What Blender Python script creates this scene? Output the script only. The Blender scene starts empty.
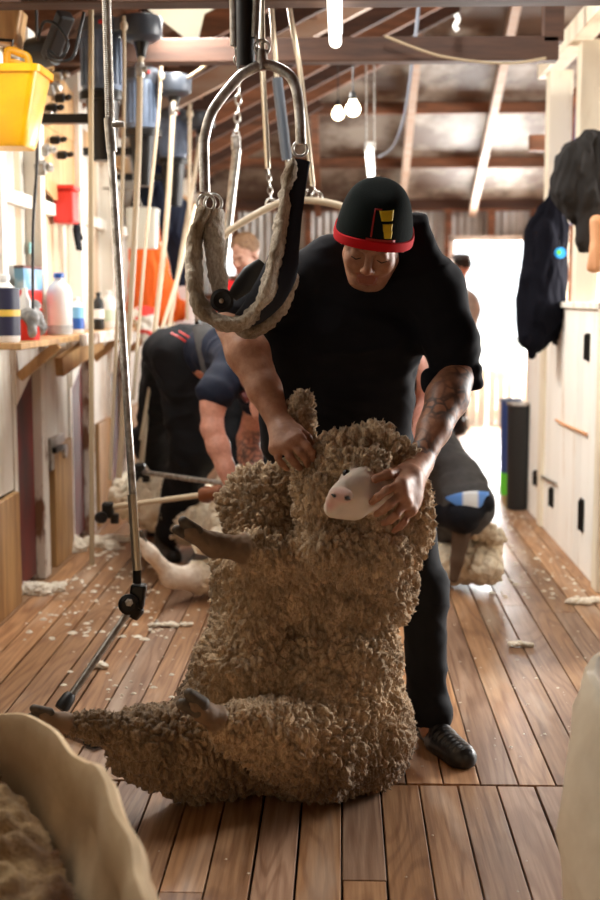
import bpy, bmesh, math, random
import numpy as np
from mathutils import Vector, Matrix
random.seed(7)
rng = np.random.default_rng(7)
COL = bpy.context.scene.collection
# ------------------------------------------------------------------ camera
PITCH = math.atan(0.1216); YAW = math.atan(0.0336*math.cos(PITCH)); F = 1250.0; CAMZ = 1.32
_a, _p = -YAW, PITCH
FW = np.array([math.sin(_a)*math.cos(_p), math.cos(_a)*math.cos(_p), -math.sin(_p)])
RT = np.array([math.cos(_a), -math.sin(_a), 0.0])
UP = np.array([math.sin(_a)*math.sin(_p), math.cos(_a)*math.sin(_p), math.cos(_p)])
CAM = np.array([0, 0, CAMZ])
def P(px, py, D):
    "world point at world depth y = D seen at photo position (px, py)"
    d = RT*(px-300)/F + UP*(450-py)/F + FW
    return CAM + d*(D/d[1])
def G(px, py, z=0.0):
    d = RT*(px-300)/F + UP*(450-py)/F + FW
    return CAM + d*((z-CAMZ)/d[2])
def W(x, px, py):
    "point on the vertical plane X = x"
    d = RT*(px-300)/F + UP*(450-py)/F + FW
    return CAM + d*(x/d[0])
cam = bpy.data.cameras.new('camera'); camo = bpy.data.objects.new('camera', cam); COL.objects.link(camo)
camo.location = CAM; camo.rotation_euler = (math.pi/2-PITCH, 0, YAW)
cam.sensor_fit = 'VERTICAL'; cam.sensor_height = 36; cam.lens = 50; cam.clip_end = 200
cam.dof.use_dof = True; cam.dof.focus_distance = 3.32; cam.dof.aperture_fstop = 2.8
bpy.context.scene.camera = camo

# ------------------------------------------------------------------ materials
def mat(name, color=(.5,.5,.5), rough=.6, metal=0.0, attr=False, noise=None, bump=None, emis=None, spec=.5,
        sheen=0.0, trans=0.0, sss=0.0, alpha=1.0, coords='Object', coat=0.0):
    """noise = (scale xyz or float, colour2, contrast lo, hi); bump = (scale, strength, distance)"""
    m = bpy.data.materials.new(name); m.use_nodes = True; nt = m.node_tree; nt.nodes.clear()
    out = nt.nodes.new('ShaderNodeOutputMaterial'); b = nt.nodes.new('ShaderNodeBsdfPrincipled')
    nt.links.new(b.outputs[0], out.inputs[0])
    b.inputs['Base Color'].default_value = (*color, 1); b.inputs['Roughness'].default_value = rough
    b.inputs['Metallic'].default_value = metal; b.inputs['Specular IOR Level'].default_value = spec
    b.inputs['Sheen Weight'].default_value = sheen; b.inputs['Transmission Weight'].default_value = trans
    b.inputs['Coat Weight'].default_value = coat
    if sss: b.inputs['Subsurface Weight'].default_value = sss; b.inputs['Subsurface Radius'].default_value = (.012,.005,.003); b.inputs['Subsurface Scale'].default_value = 1
    b.inputs['Alpha'].default_value = alpha
    if emis: b.inputs['Emission Color'].default_value = (*emis[0], 1); b.inputs['Emission Strength'].default_value = emis[1]
    tc = nt.nodes.new('ShaderNodeTexCoord')
    src = None
    if attr:
        a = nt.nodes.new('ShaderNodeAttribute'); a.attribute_name = 'col'; src = a.outputs['Color']
    if noise:
        sc, c2, lo, hi = noise[:4]
        mp = nt.nodes.new('ShaderNodeMapping'); nt.links.new(tc.outputs[coords], mp.inputs[0])
        mp.inputs['Scale'].default_value = sc if hasattr(sc, '__len__') else (sc, sc, sc)
        n = nt.nodes.new('ShaderNodeTexNoise'); n.inputs['Scale'].default_value = 1; n.inputs['Detail'].default_value = 6; n.inputs['Roughness'].default_value = .62
        nt.links.new(mp.outputs[0], n.inputs['Vector'])
        r = nt.nodes.new('ShaderNodeValToRGB'); r.color_ramp.elements[0].position = lo; r.color_ramp.elements[1].position = hi
        nt.links.new(n.outputs['Fac'], r.inputs[0])
        mx = nt.nodes.new('ShaderNodeMix'); mx.data_type = 'RGBA'
        nt.links.new(r.outputs[0], mx.inputs[0])
        if attr:
            mx.blend_type = 'MULTIPLY'; inv = nt.nodes.new('ShaderNodeMix'); inv.data_type = 'RGBA'
            mx.inputs[0].default_value = 1
            for l in list(mx.inputs[0].links): nt.links.remove(l)
            inv.inputs[6].default_value = (*c2, 1); inv.inputs[7].default_value = (1, 1, 1, 1)
            nt.links.new(r.outputs[0], inv.inputs[0]); nt.links.new(src, mx.inputs[6]); nt.links.new(inv.outputs[2], mx.inputs[7])
        else:
            mx.inputs[6].default_value = (*c2, 1); mx.inputs[7].default_value = (*color, 1)
        src = mx.outputs[2]
    if src: nt.links.new(src, b.inputs['Base Color'])
    if bump:
        sc, st, di = bump[:3]
        mp = nt.nodes.new('ShaderNodeMapping'); nt.links.new(tc.outputs[coords], mp.inputs[0])
        mp.inputs['Scale'].default_value = sc if hasattr(sc, '__len__') else (sc, sc, sc)
        n = nt.nodes.new('ShaderNodeTexNoise'); n.inputs['Scale'].default_value = 1; n.inputs['Detail'].default_value = 5
        nt.links.new(mp.outputs[0], n.inputs['Vector'])
        bp = nt.nodes.new('ShaderNodeBump'); bp.inputs['Strength'].default_value = st; bp.inputs['Distance'].default_value = di
        nt.links.new(n.outputs['Fac'], bp.inputs['Height']); nt.links.new(bp.outputs[0], b.inputs['Normal'])
    m['bsdf'] = b.name
    return m

# ------------------------------------------------------------------ objects
def make_mesh(name, verts, faces, m, parent=None, smooth=False, col=None, mats=None, fm=None):
    me = bpy.data.meshes.new(name)
    if isinstance(faces, np.ndarray):
        k = faces.shape[1]; nf = len(faces)
        me.vertices.add(len(verts)); me.vertices.foreach_set('co', np.asarray(verts, dtype=np.float32).ravel())
        me.loops.add(nf*k); me.loops.foreach_set('vertex_index', faces.astype(np.int32).ravel())
        me.polygons.add(nf); me.polygons.foreach_set('loop_start', np.arange(0, nf*k, k, dtype=np.int32))
        me.polygons.foreach_set('loop_total', np.full(nf, k, dtype=np.int32)); me.update(calc_edges=True); me.validate()
    else:
        me.from_pydata([tuple(map(float, v)) for v in verts], [], faces); me.update()
    if smooth: me.polygons.foreach_set('use_smooth', np.ones(len(me.polygons), dtype=bool))
    if m: me.materials.append(m)
    if mats:
        for q in mats: me.materials.append(q)
    if fm is not None: me.polygons.foreach_set('material_index', np.asarray(fm, dtype=np.int32))
    if col is not None:
        a = me.color_attributes.new('col', 'FLOAT_COLOR', 'POINT')
        c = np.ones((len(verts), 4), dtype=np.float32); c[:, :3] = col; a.data.foreach_set('color', c.ravel())
    o = bpy.data.objects.new(name, me); COL.objects.link(o)
    if parent is not None: attach(o, parent)
    return o
def attach(o, parent):
    "children meshes are written in world coordinates; the mesh is shifted to the parent's base"
    o.parent = parent
    if parent.parent is None: o.matrix_parent_inverse = Matrix.Translation(-Vector(parent.location))
def thing(name, label, cat, loc, group=None):
    o = bpy.data.objects.new(name, None); COL.objects.link(o); o.location = Vector([float(c) for c in loc]); o.empty_display_size = .05
    o['label'] = label; o['category'] = cat
    if group: o['group'] = group
    return o
def tag(o, label, cat, group=None, kind=None):
    o['label'] = label; o['category'] = cat
    if group: o['group'] = group
    if kind: o['kind'] = kind
    return o
def structure(o): o['kind'] = 'structure'; return o

class MB:
    def __init__(s): s.v = []; s.f = []; s.c = []; s.sm = False
    def add(s, v, f, c=None):
        n = len(s.v); s.v += [tuple(map(float, q)) for q in v]; s.f += [tuple(i+n for i in q) for q in f]
        s.c += [c or (1,1,1)]*len(v); return s
    def box(s, lo, hi, c=None, bev=0.0):
        x0,y0,z0 = [min(a,b) for a,b in zip(lo,hi)]; x1,y1,z1 = [max(a,b) for a,b in zip(lo,hi)]
        if bev <= 0:
            v = [(x,y,z) for z in (z0,z1) for y in (y0,y1) for x in (x0,x1)]
            return s.add(v, [(0,2,3,1),(4,5,7,6),(0,1,5,4),(2,6,7,3),(0,4,6,2),(1,3,7,5)], c)
        return s.obox(((x0+x1)/2,(y0+y1)/2,(z0+z1)/2), (x1-x0, y1-y0, z1-z0), None, c, bev)
    def obox(s, cen, size, R=None, c=None, bev=0.0):
        bm = bmesh.new(); bmesh.ops.create_cube(bm, size=1)
        for v in bm.verts: v.co = Vector((v.co.x*size[0], v.co.y*size[1], v.co.z*size[2]))
        if bev > 0: bmesh.ops.bevel(bm, geom=bm.edges[:], offset=min(bev, .45*min(size)), segments=2, affect='EDGES', profile=.5)
        if R is not None: bm.transform(R.to_4x4())
        bm.transform(Matrix.Translation(Vector([float(q) for q in cen])))
        bm.verts.index_update()
        s.add([v.co for v in bm.verts], [[v.index for v in f.verts] for f in bm.faces], c); bm.free(); return s
    def beam(s, a, b, w, h, up=(0,0,1), c=None, bev=0.0):
        "rectangular bar from a to b, w across, h along up"
        a = Vector([float(q) for q in a]); b = Vector([float(q) for q in b]); d = (b-a); L = d.length; y = d.normalized()
        u = Vector(up); x = y.cross(u).normalized(); z = x.cross(y)
        R = Matrix((x, y, z)).transposed()
        return s.obox((a+b)/2, (w, L, h), R, c, bev)
    def tube(s, pts, r, seg=12, c=None, cap=True, smooth=0, flat=None):
        pts = np.array([np.asarray(p, float) for p in pts])
        rr = np.array([r]*len(pts), float) if not hasattr(r, '__len__') else np.array(r, float)
        if smooth:
            n = len(pts); out = []; ro = []
            for i in range(n-1):
                p0, p1, p2, p3 = pts[max(i-1,0)], pts[i], pts[i+1], pts[min(i+2,n-1)]
                for k in range(smooth):
                    t = k/smooth
                    out.append(.5*((2*p1)+(-p0+p2)*t+(2*p0-5*p1+4*p2-p3)*t*t+(-p0+3*p1-3*p2+p3)*t**3)); ro.append(rr[i]*(1-t)+rr[i+1]*t)
            out.append(pts[-1]); ro.append(rr[-1]); pts = np.array(out); rr = np.array(ro)
        T = np.gradient(pts, axis=0); T /= np.linalg.norm(T, axis=1)[:, None]+1e-12
        ref = np.array([0,0,1.]) if abs(T[0][2]) < .9 else np.array([1.,0,0])
        if flat is not None: ref = np.asarray(flat[0], float)
        N = ref-T[0]*ref.dot(T[0]); N /= np.linalg.norm(N); v = []; f = []
        for i in range(len(pts)):
            if flat is not None: N = ref-T[i]*ref.dot(T[i])
            else: N = N-T[i]*N.dot(T[i])
            N /= np.linalg.norm(N)+1e-12; B = np.cross(T[i], N)
            fa, fb = (1, 1) if flat is None else (flat[1], flat[2])
            for k in range(seg):
                t = 2*math.pi*k/seg; v.append(pts[i]+rr[i]*(fa*math.cos(t)*N+fb*math.sin(t)*B))
        for i in range(len(pts)-1):
            for k in range(seg):
                k2 = (k+1) % seg; f.append((i*seg+k, i*seg+k2, (i+1)*seg+k2, (i+1)*seg+k))
        if cap: f.append(tuple(range(seg-1, -1, -1))); f.append(tuple((len(pts)-1)*seg+k for k in range(seg)))
        return s.add(v, f, c)
    def lathe(s, base, prof, seg=20, axis=(0,0,1), c=None, cap=True, sx=1, sy=1):
        "prof = [(r, h)...] around axis from base"
        ax = Vector(axis).normalized(); q = Vector((0,0,1)).rotation_difference(ax); base = Vector([float(t) for t in base]); v = []; f = []
        for r, h in prof:
            for k in range(seg):
                t = 2*math.pi*k/seg; v.append(base+q @ Vector((r*sx*math.cos(t), r*sy*math.sin(t), h)))
        for i in range(len(prof)-1):
            for k in range(seg):
                k2 = (k+1) % seg; f.append((i*seg+k, i*seg+k2, (i+1)*seg+k2, (i+1)*seg+k))
        if cap: f.append(tuple(range(seg-1, -1, -1))); f.append(tuple((len(prof)-1)*seg+k for k in range(seg)))
        return s.add(v, f, c)
    def prism(s, poly, ext, c=None):
        "closed polygon of 3D points extruded by vector ext"
        n = len(poly); e = np.asarray(ext, float); a = [np.asarray(p, float) for p in poly]
        return s.add(a+[p+e for p in a], [tuple(range(n)), tuple(range(2*n-1, n-1, -1))]+[(i, i+n, (i+1) % n+n, (i+1) % n) for i in range(n)], c)
    def helix(s, a, b, R, r, turns, seg=6, per=8):
        a = np.asarray(a, float); b = np.asarray(b, float); ax = (b-a); L = np.linalg.norm(ax); ax /= L
        ref = np.array([1., 0, 0]) if abs(ax[0]) < .9 else np.array([0, 1., 0]); u = np.cross(ax, ref); u /= np.linalg.norm(u); w = np.cross(ax, u)
        n = int(turns*per); pts = [a+ax*L*i/n+R*(math.cos(2*math.pi*i/per)*u+math.sin(2*math.pi*i/per)*w) for i in range(n+1)]
        return s.tube(pts, r, seg)
    def build(s, name, m, parent=None, smooth=False, col=False):
        bm = bmesh.new(); me = bpy.data.meshes.new(name); me.from_pydata(s.v, [], s.f); me.update()
        if col:
            a = me.color_attributes.new('col', 'FLOAT_COLOR', 'POINT'); c = np.ones((len(s.v), 4), dtype=np.float32); c[:, :3] = np.array(s.c)
            a.data.foreach_set('color', c.ravel())
        bm.from_mesh(me); bmesh.ops.recalc_face_normals(bm, faces=bm.faces[:]); bm.to_mesh(me); bm.free()
        if smooth:
            me.polygons.foreach_set('use_smooth', np.ones(len(me.polygons), dtype=bool))
            try: me.set_sharp_from_angle(angle=math.radians(45))
            except Exception: pass
        me.materials.append(m); o = bpy.data.objects.new(name, me); COL.objects.link(o)
        if parent is not None: attach(o, parent)
        return o

# ------------------------------------------------------------------ noise on numpy points
def _hash(i, j, k, s=0):
    h = (i.astype(np.int64)*73856093) ^ (j.astype(np.int64)*19349663) ^ (k.astype(np.int64)*83492791) ^ (s*2654435761)
    h = (h ^ (h >> 13))*1274126177; h = h & 0xffffffff; h = (h ^ (h >> 16))*2246822519 & 0xffffffff; h ^= h >> 15
    return (h & 0xffffff)/float(0xffffff)
def vnoise(p, s=0):
    i = np.floor(p).astype(np.int64); f = p-i; u = f*f*(3-2*f); r = 0
    for dx in (0,1):
        for dy in (0,1):
            for dz in (0,1):
                w = (u[:,0] if dx else 1-u[:,0])*(u[:,1] if dy else 1-u[:,1])*(u[:,2] if dz else 1-u[:,2])
                r = r+w*_hash(i[:,0]+dx, i[:,1]+dy, i[:,2]+dz, s)
    return r*2-1
def fbm(p, s=0, o=4):
    r = 0; a = 1; t = 0
    for k in range(o): r = r+a*vnoise(p*2**k+k*17.3, s+k); t += a; a *= .5
    return r/t
def worley(p, s=0, full=False):
    i = np.floor(p).astype(np.int64); f1 = np.full(len(p), 9.); f2 = np.full(len(p), 9.); cen = p.copy(); hid = np.zeros(len(p))
    for dx in (-1,0,1):
        for dy in (-1,0,1):
            for dz in (-1,0,1):
                a, b, c = i[:,0]+dx, i[:,1]+dy, i[:,2]+dz
                q = np.stack([a+_hash(a,b,c,s+1), b+_hash(a,b,c,s+2), c+_hash(a,b,c,s+3)], 1)
                d = np.sqrt(((q-p)**2).sum(1)); m = d < f1
                f2 = np.where(m, f1, np.minimum(f2, d)); f1 = np.where(m, d, f1)
                if full: cen = np.where(m[:, None], q, cen); hid = np.where(m, _hash(a,b,c,s+9), hid)
    return (f1, f2, cen, hid) if full else (f1, f2)

# ------------------------------------------------------------------ smooth solids (signed distance field -> surface nets)
class Sdf:
    def __init__(s, h=.006, k=.03): s.h = h; s.k = k; s.pr = []
    def cone(s, a, b, ra, rb, k=None, id=0, op='u'):
        a = np.asarray(a, float); b = np.asarray(b, float)
        lo = np.minimum(a-ra, b-rb); hi = np.maximum(a+ra, b+rb)
        def fn(p):
            ba = b-a; h = np.clip(((p-a) @ ba)/max(ba @ ba, 1e-12), 0, 1)
            return np.linalg.norm(p-a-h[..., None]*ba, axis=-1)-(ra+(rb-ra)*h)
        s.pr.append((fn, lo, hi, s.k if k is None else k, id, op)); return s
    def chain(s, pts, rs, k=None, id=0):
        for i in range(len(pts)-1): s.cone(pts[i], pts[i+1], rs[i], rs[i+1], k, id)
        return s
    def ball(s, c, r, k=None, id=0, op='u'): return s.cone(c, np.asarray(c, float)+1e-5, r, r, k, id, op)
    def ell(s, c, r, R=None, k=None, id=0, op='u'):
        c = np.asarray(c, float); r = np.asarray(r, float); Rm = np.eye(3) if R is None else np.asarray(R, float)
        e = np.abs(Rm) @ r
        def fn(p):
            q = (p-c) @ Rm; k0 = np.linalg.norm(q/r, axis=-1); k1 = np.linalg.norm(q/(r*r), axis=-1)+1e-9
            return k0*(k0-1)/k1
        s.pr.append((fn, c-e, c+e, s.k if k is None else k, id, op)); return s
    def mesh(s):
        h = s.h; U = [q for q in s.pr if q[5] == 'u']
        lo = np.min([q[1] for q in U], 0)-3*h-.01; hi = np.max([q[2] for q in U], 0)+3*h+.01
        n = np.ceil((hi-lo)/h).astype(int)+1
        Fd = np.full(n, .5, np.float32); I = np.zeros(n, np.int8); Dm = np.full(n, 9., np.float32)
        ax = [lo[i]+h*np.arange(n[i]) for i in range(3)]
        for fn, l, u, k, id, op in s.pr:
            m = k*1.2+3*h; a = np.clip(np.floor((l-m-lo)/h).astype(int), 0, n-1); b = np.clip(np.ceil((u+m-lo)/h).astype(int)+1, 1, n)
            if (b <= a).any(): continue
            sl = tuple(slice(a[i], b[i]) for i in range(3))
            g = np.stack(np.meshgrid(ax[0][sl[0]], ax[1][sl[1]], ax[2][sl[2]], indexing='ij'), -1)
            d = fn(g).astype(np.float32); c = Fd[sl]
            if op == 'u':
                t = np.clip(k-np.abs(c-d), 0, None)/max(k, 1e-6); Fd[sl] = np.minimum(c, d)-t*t*k*.25
                w = d < Dm[sl]; I[sl] = np.where(w, id, I[sl]); Dm[sl] = np.where(w, d, Dm[sl])
            elif op == 's':
                d = -d; t = np.clip(k-np.abs(c-d), 0, None)/max(k, 1e-6); Fd[sl] = np.maximum(c, d)+t*t*k*.25
            else:   # paint id only
                I[sl] = np.where(d < 0, id, I[sl])
        S = Fd < 0; off = [(x,y,z) for x in (0,1) for y in (0,1) for z in (0,1)]
        m = n-1; cnt = np.zeros(m, np.int8)
        for x,y,z in off: cnt += S[x:x+m[0], y:y+m[1], z:z+m[2]]
        act = (cnt > 0) & (cnt < 8); idx = np.full(m, -1, np.int64); ci = np.argwhere(act); idx[act] = np.arange(len(ci))
        acc = np.zeros((len(ci), 3)); w = np.zeros(len(ci))
        for e in range(3):
            o1, o2 = [q for q in range(3) if q != e]
            for u in (0,1):
                for v in (0,1):
                    p0 = ci.copy(); p0[:, o1] += u; p0[:, o2] += v; p1 = p0.copy(); p1[:, e] += 1
                    f0 = Fd[p0[:,0],p0[:,1],p0[:,2]]; f1 = Fd[p1[:,0],p1[:,1],p1[:,2]]; c = (f0 < 0) != (f1 < 0)
                    t = np.where(c, f0/np.where(c, f0-f1, 1), 0); q = p0.astype(float); q[:, e] += t
                    acc += q*c[:, None]; w += c
        V = acc/w[:, None]*h+lo; fs = []
        for e in range(3):
            o1, o2 = [(1,2),(2,0),(0,1)][e]
            s0 = [slice(1, m[i]) for i in range(3)]; s0[e] = slice(0, m[e]); s1 = list(s0); s1[e] = slice(1, m[e]+1)
            A = S[tuple(s0)]; B = S[tuple(s1)]; ed = np.argwhere(A != B)
            if not len(ed): continue
            fl = A[ed[:,0],ed[:,1],ed[:,2]]
            ed = ed+1; ed[:, e] -= 1
            def at(d1, d2):
                q = ed.copy(); q[:, o1] -= d1; q[:, o2] -= d2; return idx[q[:,0],q[:,1],q[:,2]]
            qd = np.stack([at(1,1), at(0,1), at(0,0), at(1,0)], 1); qd[~fl] = qd[~fl][:, ::-1]; fs.append(qd)
        Fc = np.concatenate(fs); Fc = Fc[(Fc >= 0).all(1)]
        ii = I[ci[:,0],ci[:,1],ci[:,2]]
        return V, Fc, ii
def normals(V, Fc):
    n = np.cross(V[Fc[:,2]]-V[Fc[:,0]], V[Fc[:,3]]-V[Fc[:,1]]); N = np.zeros_like(V)
    for k in range(4): np.add.at(N, Fc[:,k], n)
    return N/(np.linalg.norm(N, axis=1)[:, None]+1e-12)
def relax(V, Fc, it=2, lam=.5):
    for _ in range(it):
        A = np.zeros_like(V); c = np.zeros(len(V))
        for k in range(4):
            for j in (1, 3): np.add.at(A, Fc[:,k], V[Fc[:,(k+j) % 4]]); np.add.at(c, Fc[:,k], 1)
        V = V*(1-lam)+lam*A/np.maximum(c, 1)[:, None]
    return V
def smoothf(V, Fc, x, it=2):
    for _ in range(it):
        A = np.zeros_like(x); c = np.zeros(len(V))
        for k in range(4): np.add.at(A, Fc[:,k], x[Fc[:,(k+1) % 4]]); np.add.at(c, Fc[:,k], 1)
        x = .5*x+.5*A/np.maximum(c, 1)[(...,)+(None,)*(x.ndim-1)]
    return x
def srgb(r, g, b): return tuple(((c/255)/12.92 if c/255 <= .04045 else ((c/255+.055)/1.055)**2.4) for c in (r, g, b))
# ================================================================== materials
M = {}
M['plank'] = mat('plank', (.4,.25,.14), .40, attr=True, noise=((30,1.6,3),(.50,.42,.36),.30,.62), bump=((60,3,8),.35,.004))
def plank_material():
    m = bpy.data.materials.new('plank'); m.use_nodes = True; nt = m.node_tree; nt.nodes.clear(); N_ = nt.nodes.new; L = nt.links.new
    out = N_('ShaderNodeOutputMaterial'); b = N_('ShaderNodeBsdfPrincipled'); L(b.outputs[0], out.inputs[0])
    tc = N_('ShaderNodeTexCoord'); at = N_('ShaderNodeAttribute'); at.attribute_name = 'col'
    off = N_('ShaderNodeVectorMath'); off.operation = 'MULTIPLY_ADD'; off.inputs[1].default_value = (37, 53, 71); L(at.outputs['Color'], off.inputs[0]); L(tc.outputs['Object'], off.inputs[2])
    def noise(scale, det=5, dist=0.0, src=off.outputs[0]):
        mp = N_('ShaderNodeMapping'); mp.inputs['Scale'].default_value = scale; L(src, mp.inputs[0]); n = N_('ShaderNodeTexNoise'); n.inputs['Scale'].default_value = 1
        n.inputs['Detail'].default_value = det; n.inputs['Distortion'].default_value = dist; L(mp.outputs[0], n.inputs['Vector']); return n.outputs['Fac']
    def ramp(src, a, b_, c0, c1):
        r = N_('ShaderNodeValToRGB'); r.color_ramp.elements[0].position = a; r.color_ramp.elements[1].position = b_; r.color_ramp.elements[0].color = (*c0, 1); r.color_ramp.elements[1].color = (*c1, 1); L(src, r.inputs[0]); return r.outputs[0]
    def mul(a, c, f=1.0):
        x = N_('ShaderNodeMix'); x.data_type = 'RGBA'; x.blend_type = 'MULTIPLY'; x.inputs[0].default_value = f; L(a, x.inputs[6]); L(c, x.inputs[7]); return x.outputs[2]
    # cathedral grain: stretched noise banded by a sine
    g = noise((5.5, .55, 1), 2, .3); mth = N_('ShaderNodeMath'); mth.operation = 'MULTIPLY'; mth.inputs[1].default_value = 95; L(g, mth.inputs[0]); sn = N_('ShaderNodeMath'); sn.operation = 'SINE'; L(mth.outputs[0], sn.inputs[0])
    band = ramp(sn.outputs[0], 0.0, .9, (1, 1, 1), (.70, .62, .56)); fine = ramp(noise((90, 3.5, 4), 4), .34, .60, (.66, .58, .52), (1, 1, 1))
    blot = ramp(noise((2.2, 1.3, 1), 5, 0, tc.outputs['Object']), .36, .62, (.60, .55, .52), (1.0, 1.0, 1.0))
    col = mul(mul(mul(at.outputs['Color'], band, .8), fine, .9), blot, .75)
    # pale worn scuffs
    sc_ = ramp(noise((9, 1.4, 2), 6), .56, .70, (0, 0, 0), (1, 1, 1)); mx = N_('ShaderNodeMix'); mx.data_type = 'RGBA'; mx.inputs[7].default_value = (.52, .42, .33, 1); L(col, mx.inputs[6]); ml = N_('ShaderNodeMath'); ml.operation = 'MULTIPLY'; ml.inputs[1].default_value = .38
    L(sc_, ml.inputs[0]); L(ml.outputs[0], mx.inputs[0]); L(mx.outputs[2], b.inputs['Base Color'])
    rg = N_('ShaderNodeMapRange'); rg.inputs[3].default_value = .36; rg.inputs[4].default_value = .58; L(noise((4, 1.5, 1), 4), rg.inputs[0]); L(rg.outputs[0], b.inputs['Roughness'])
    bp = N_('ShaderNodeBump'); bp.inputs['Strength'].default_value = .35; bp.inputs['Distance'].default_value = .003; L(noise((70, 4, 6), 5), bp.inputs['Height']); L(bp.outputs[0], b.inputs['Normal'])
    return m
M['plank'] = plank_material()
M['void'] = mat('void', (.012,.009,.007), .9)
M['paint_board'] = mat('paint_board', (.8,.75,.66), .6, attr=True, noise=((9,9,1.6),(.70,.58,.46),.28,.44), bump=((40,40,4),.3,.003))
M['peel'] = mat('peel', (.85,.80,.72), .65, noise=((14,14,4),(.25,.13,.07),.42,.50), bump=((30,30,8),.4,.004))
M['white_wood'] = mat('white_wood', (.93,.90,.82), .6, noise=((6,6,1.5),(.62,.50,.36),.28,.50), bump=((40,40,4),.25,.003))
M['honey_wood'] = mat('honey_wood', (.62,.38,.16), .55, noise=((20,20,2.2),(.36,.19,.075),.35,.65), bump=((50,50,4),.3,.003))
M['red_door'] = mat('red_door', (.20,.035,.03), .5, noise=((5,5,2),(.07,.035,.04),.4,.6))
M['dark_beam'] = mat('dark_beam', (.085,.036,.019), .7, noise=((2,18,18),(.034,.015,.009),.35,.62), bump=((5,40,40),.5,.004))
M['rafter'] = mat('rafter', (.30,.12,.055), .65, noise=((2,14,14),(.09,.04,.02),.35,.65), bump=((5,40,40),.5,.004))
M['pale_rafter'] = mat('pale_rafter', (.50,.37,.28), .6, noise=((3,14,14),(.45,.28,.18),.35,.6))
M['sarking'] = mat('sarking', (.15,.072,.036), .8, noise=((1.2,7,7),(.05,.024,.013),.35,.6))
M['stained_sheet'] = mat('stained_sheet', (.36,.32,.265), .6, noise=((2.2,2.2,2.2),(.10,.06,.038),.44,.62), bump=((3,20,20),.3,.01))
M['corrugated'] = mat('corrugated', (.62,.62,.60), .45, metal=.4, noise=((3,3,1.2),(.33,.30,.26),.35,.6))
M['steel'] = mat('steel', (.72,.71,.68), .36, metal=.85, noise=((30,30,30),(.35,.32,.28),.4,.6))
M['galv'] = mat('galv', (.50,.49,.46), .38, metal=1.0, noise=((40,40,40),(.34,.31,.27),.4,.6))
M['brass_tube'] = mat('brass_tube', (.60,.52,.40), .32, metal=.9)
M['cream_tube'] = mat('cream_tube', (.52,.42,.29), .45)
M['black_rubber'] = mat('black_rubber', (.012,.012,.012), .45)
M['black_iron'] = mat('black_iron', (.02,.019,.018), .35, metal=.6)
M['motor_blue'] = mat('motor_blue', (.17,.22,.32), .42, noise=((12,12,12),(.11,.15,.22),.4,.6))
M['motor_grey'] = mat('motor_grey', (.10,.12,.15), .4)
M['red_plastic'] = mat('red_plastic', (.75,.03,.02), .4)
M['yellow_plastic'] = mat('yellow_plastic', (.95,.50,.005), .35, noise=((6,6,6),(.88,.42,.004),.4,.6))
M['white_plastic'] = mat('white_plastic', (.85,.85,.83), .35)
M['clear_plastic'] = mat('clear_plastic', (.82,.86,.88), .15, trans=.6)
M['grey_plastic'] = mat('grey_plastic', (.32,.32,.31), .5, noise=((20,20,20),(.15,.15,.15),.4,.6))
M['blue_plastic'] = mat('blue_plastic', (.02,.10,.42), .35)
M['navy_plastic'] = mat('navy_plastic', (.03,.06,.20), .35)
M['orange_cloth'] = mat('orange_cloth', (.95,.16,.01), .7, bump=((14,14,5),.8,.02))
M['tan_leather'] = mat('tan_leather', (.62,.30,.14), .6, bump=((30,30,30),.5,.004))
M['rope'] = mat('rope', (.46,.36,.23), .8)
M['green'] = mat('green', (.12,.55,.03), .5)
M['lamp'] = mat('lamp', (1,1,1), .5, emis=((1.0,.96,.86), 5))
M['bulb'] = mat('bulb', (1,1,1), .5, emis=((1.0,.86,.55), 12))
M['shoe'] = mat('shoe', (.012,.012,.013), .35, bump=((60,60,60),.4,.003))
M['canvas_bag'] = mat('canvas_bag', (.80,.62,.39), .75, noise=((4,4,4),(.62,.43,.23),.35,.65), bump=((16,16,16),.35,.01))  # base warmed to stand in for light passing through the canvas
M['tarp'] = mat('tarp', (.02,.07,.40), .5)

# ================================================================== floor
LW, RWX, FARY = -1.42, 1.17, 13.0
def floor():
    mb = MB(); pr = random.Random(3)
    def strip(x0, x1, y0, y1, off):
        x = x0+off
        while x < x1:
            w = .104 + pr.uniform(-.004,.004); y = y0; first = True
            while y < y1:
                L = pr.uniform(1.9, 4.2)
                e = min(y+L, y1)
                if y1-e < .5: e = y1
                k = pr.uniform(.62, 1.28); wm = pr.uniform(-.04,.05)
                c = (.47*k*(1+wm), .265*k, .132*k*(1-1.6*wm))
                if pr.random() < .16: c = (.40*k, .25*k, .16*k)
                g = .0022 if pr.random() < .8 else .004
                zt = pr.uniform(-.002, .0)
                mb.box((x+g, y+.002, -.025), (x+w-g, e-.002, zt), c, bev=.0022)
                y = e
            x += w
    strip(-1.9, 5.0, 3.30, 13.0, 0)
    strip(-1.9, 1.6, -.6, 3.292, .037)
    o = mb.build('floor', M['plank'], None, col=True); structure(o)
    b = MB().box((-2.2, -2.6, -.12), (5.2, 13.0, -.024)).build('subfloor', M['void'], o)
    return o
floor()
SL = .50
def roof_l(x): return 3.20+SL*x
RIDX = 1.7; RIDZ = roof_l(RIDX)
def roof_r(x): return RIDZ-SL*(x-RIDX)
def hip(y): return 2.29+.45*(13-y)
HIPY = 13-(RIDZ-2.29)/.45

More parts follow.
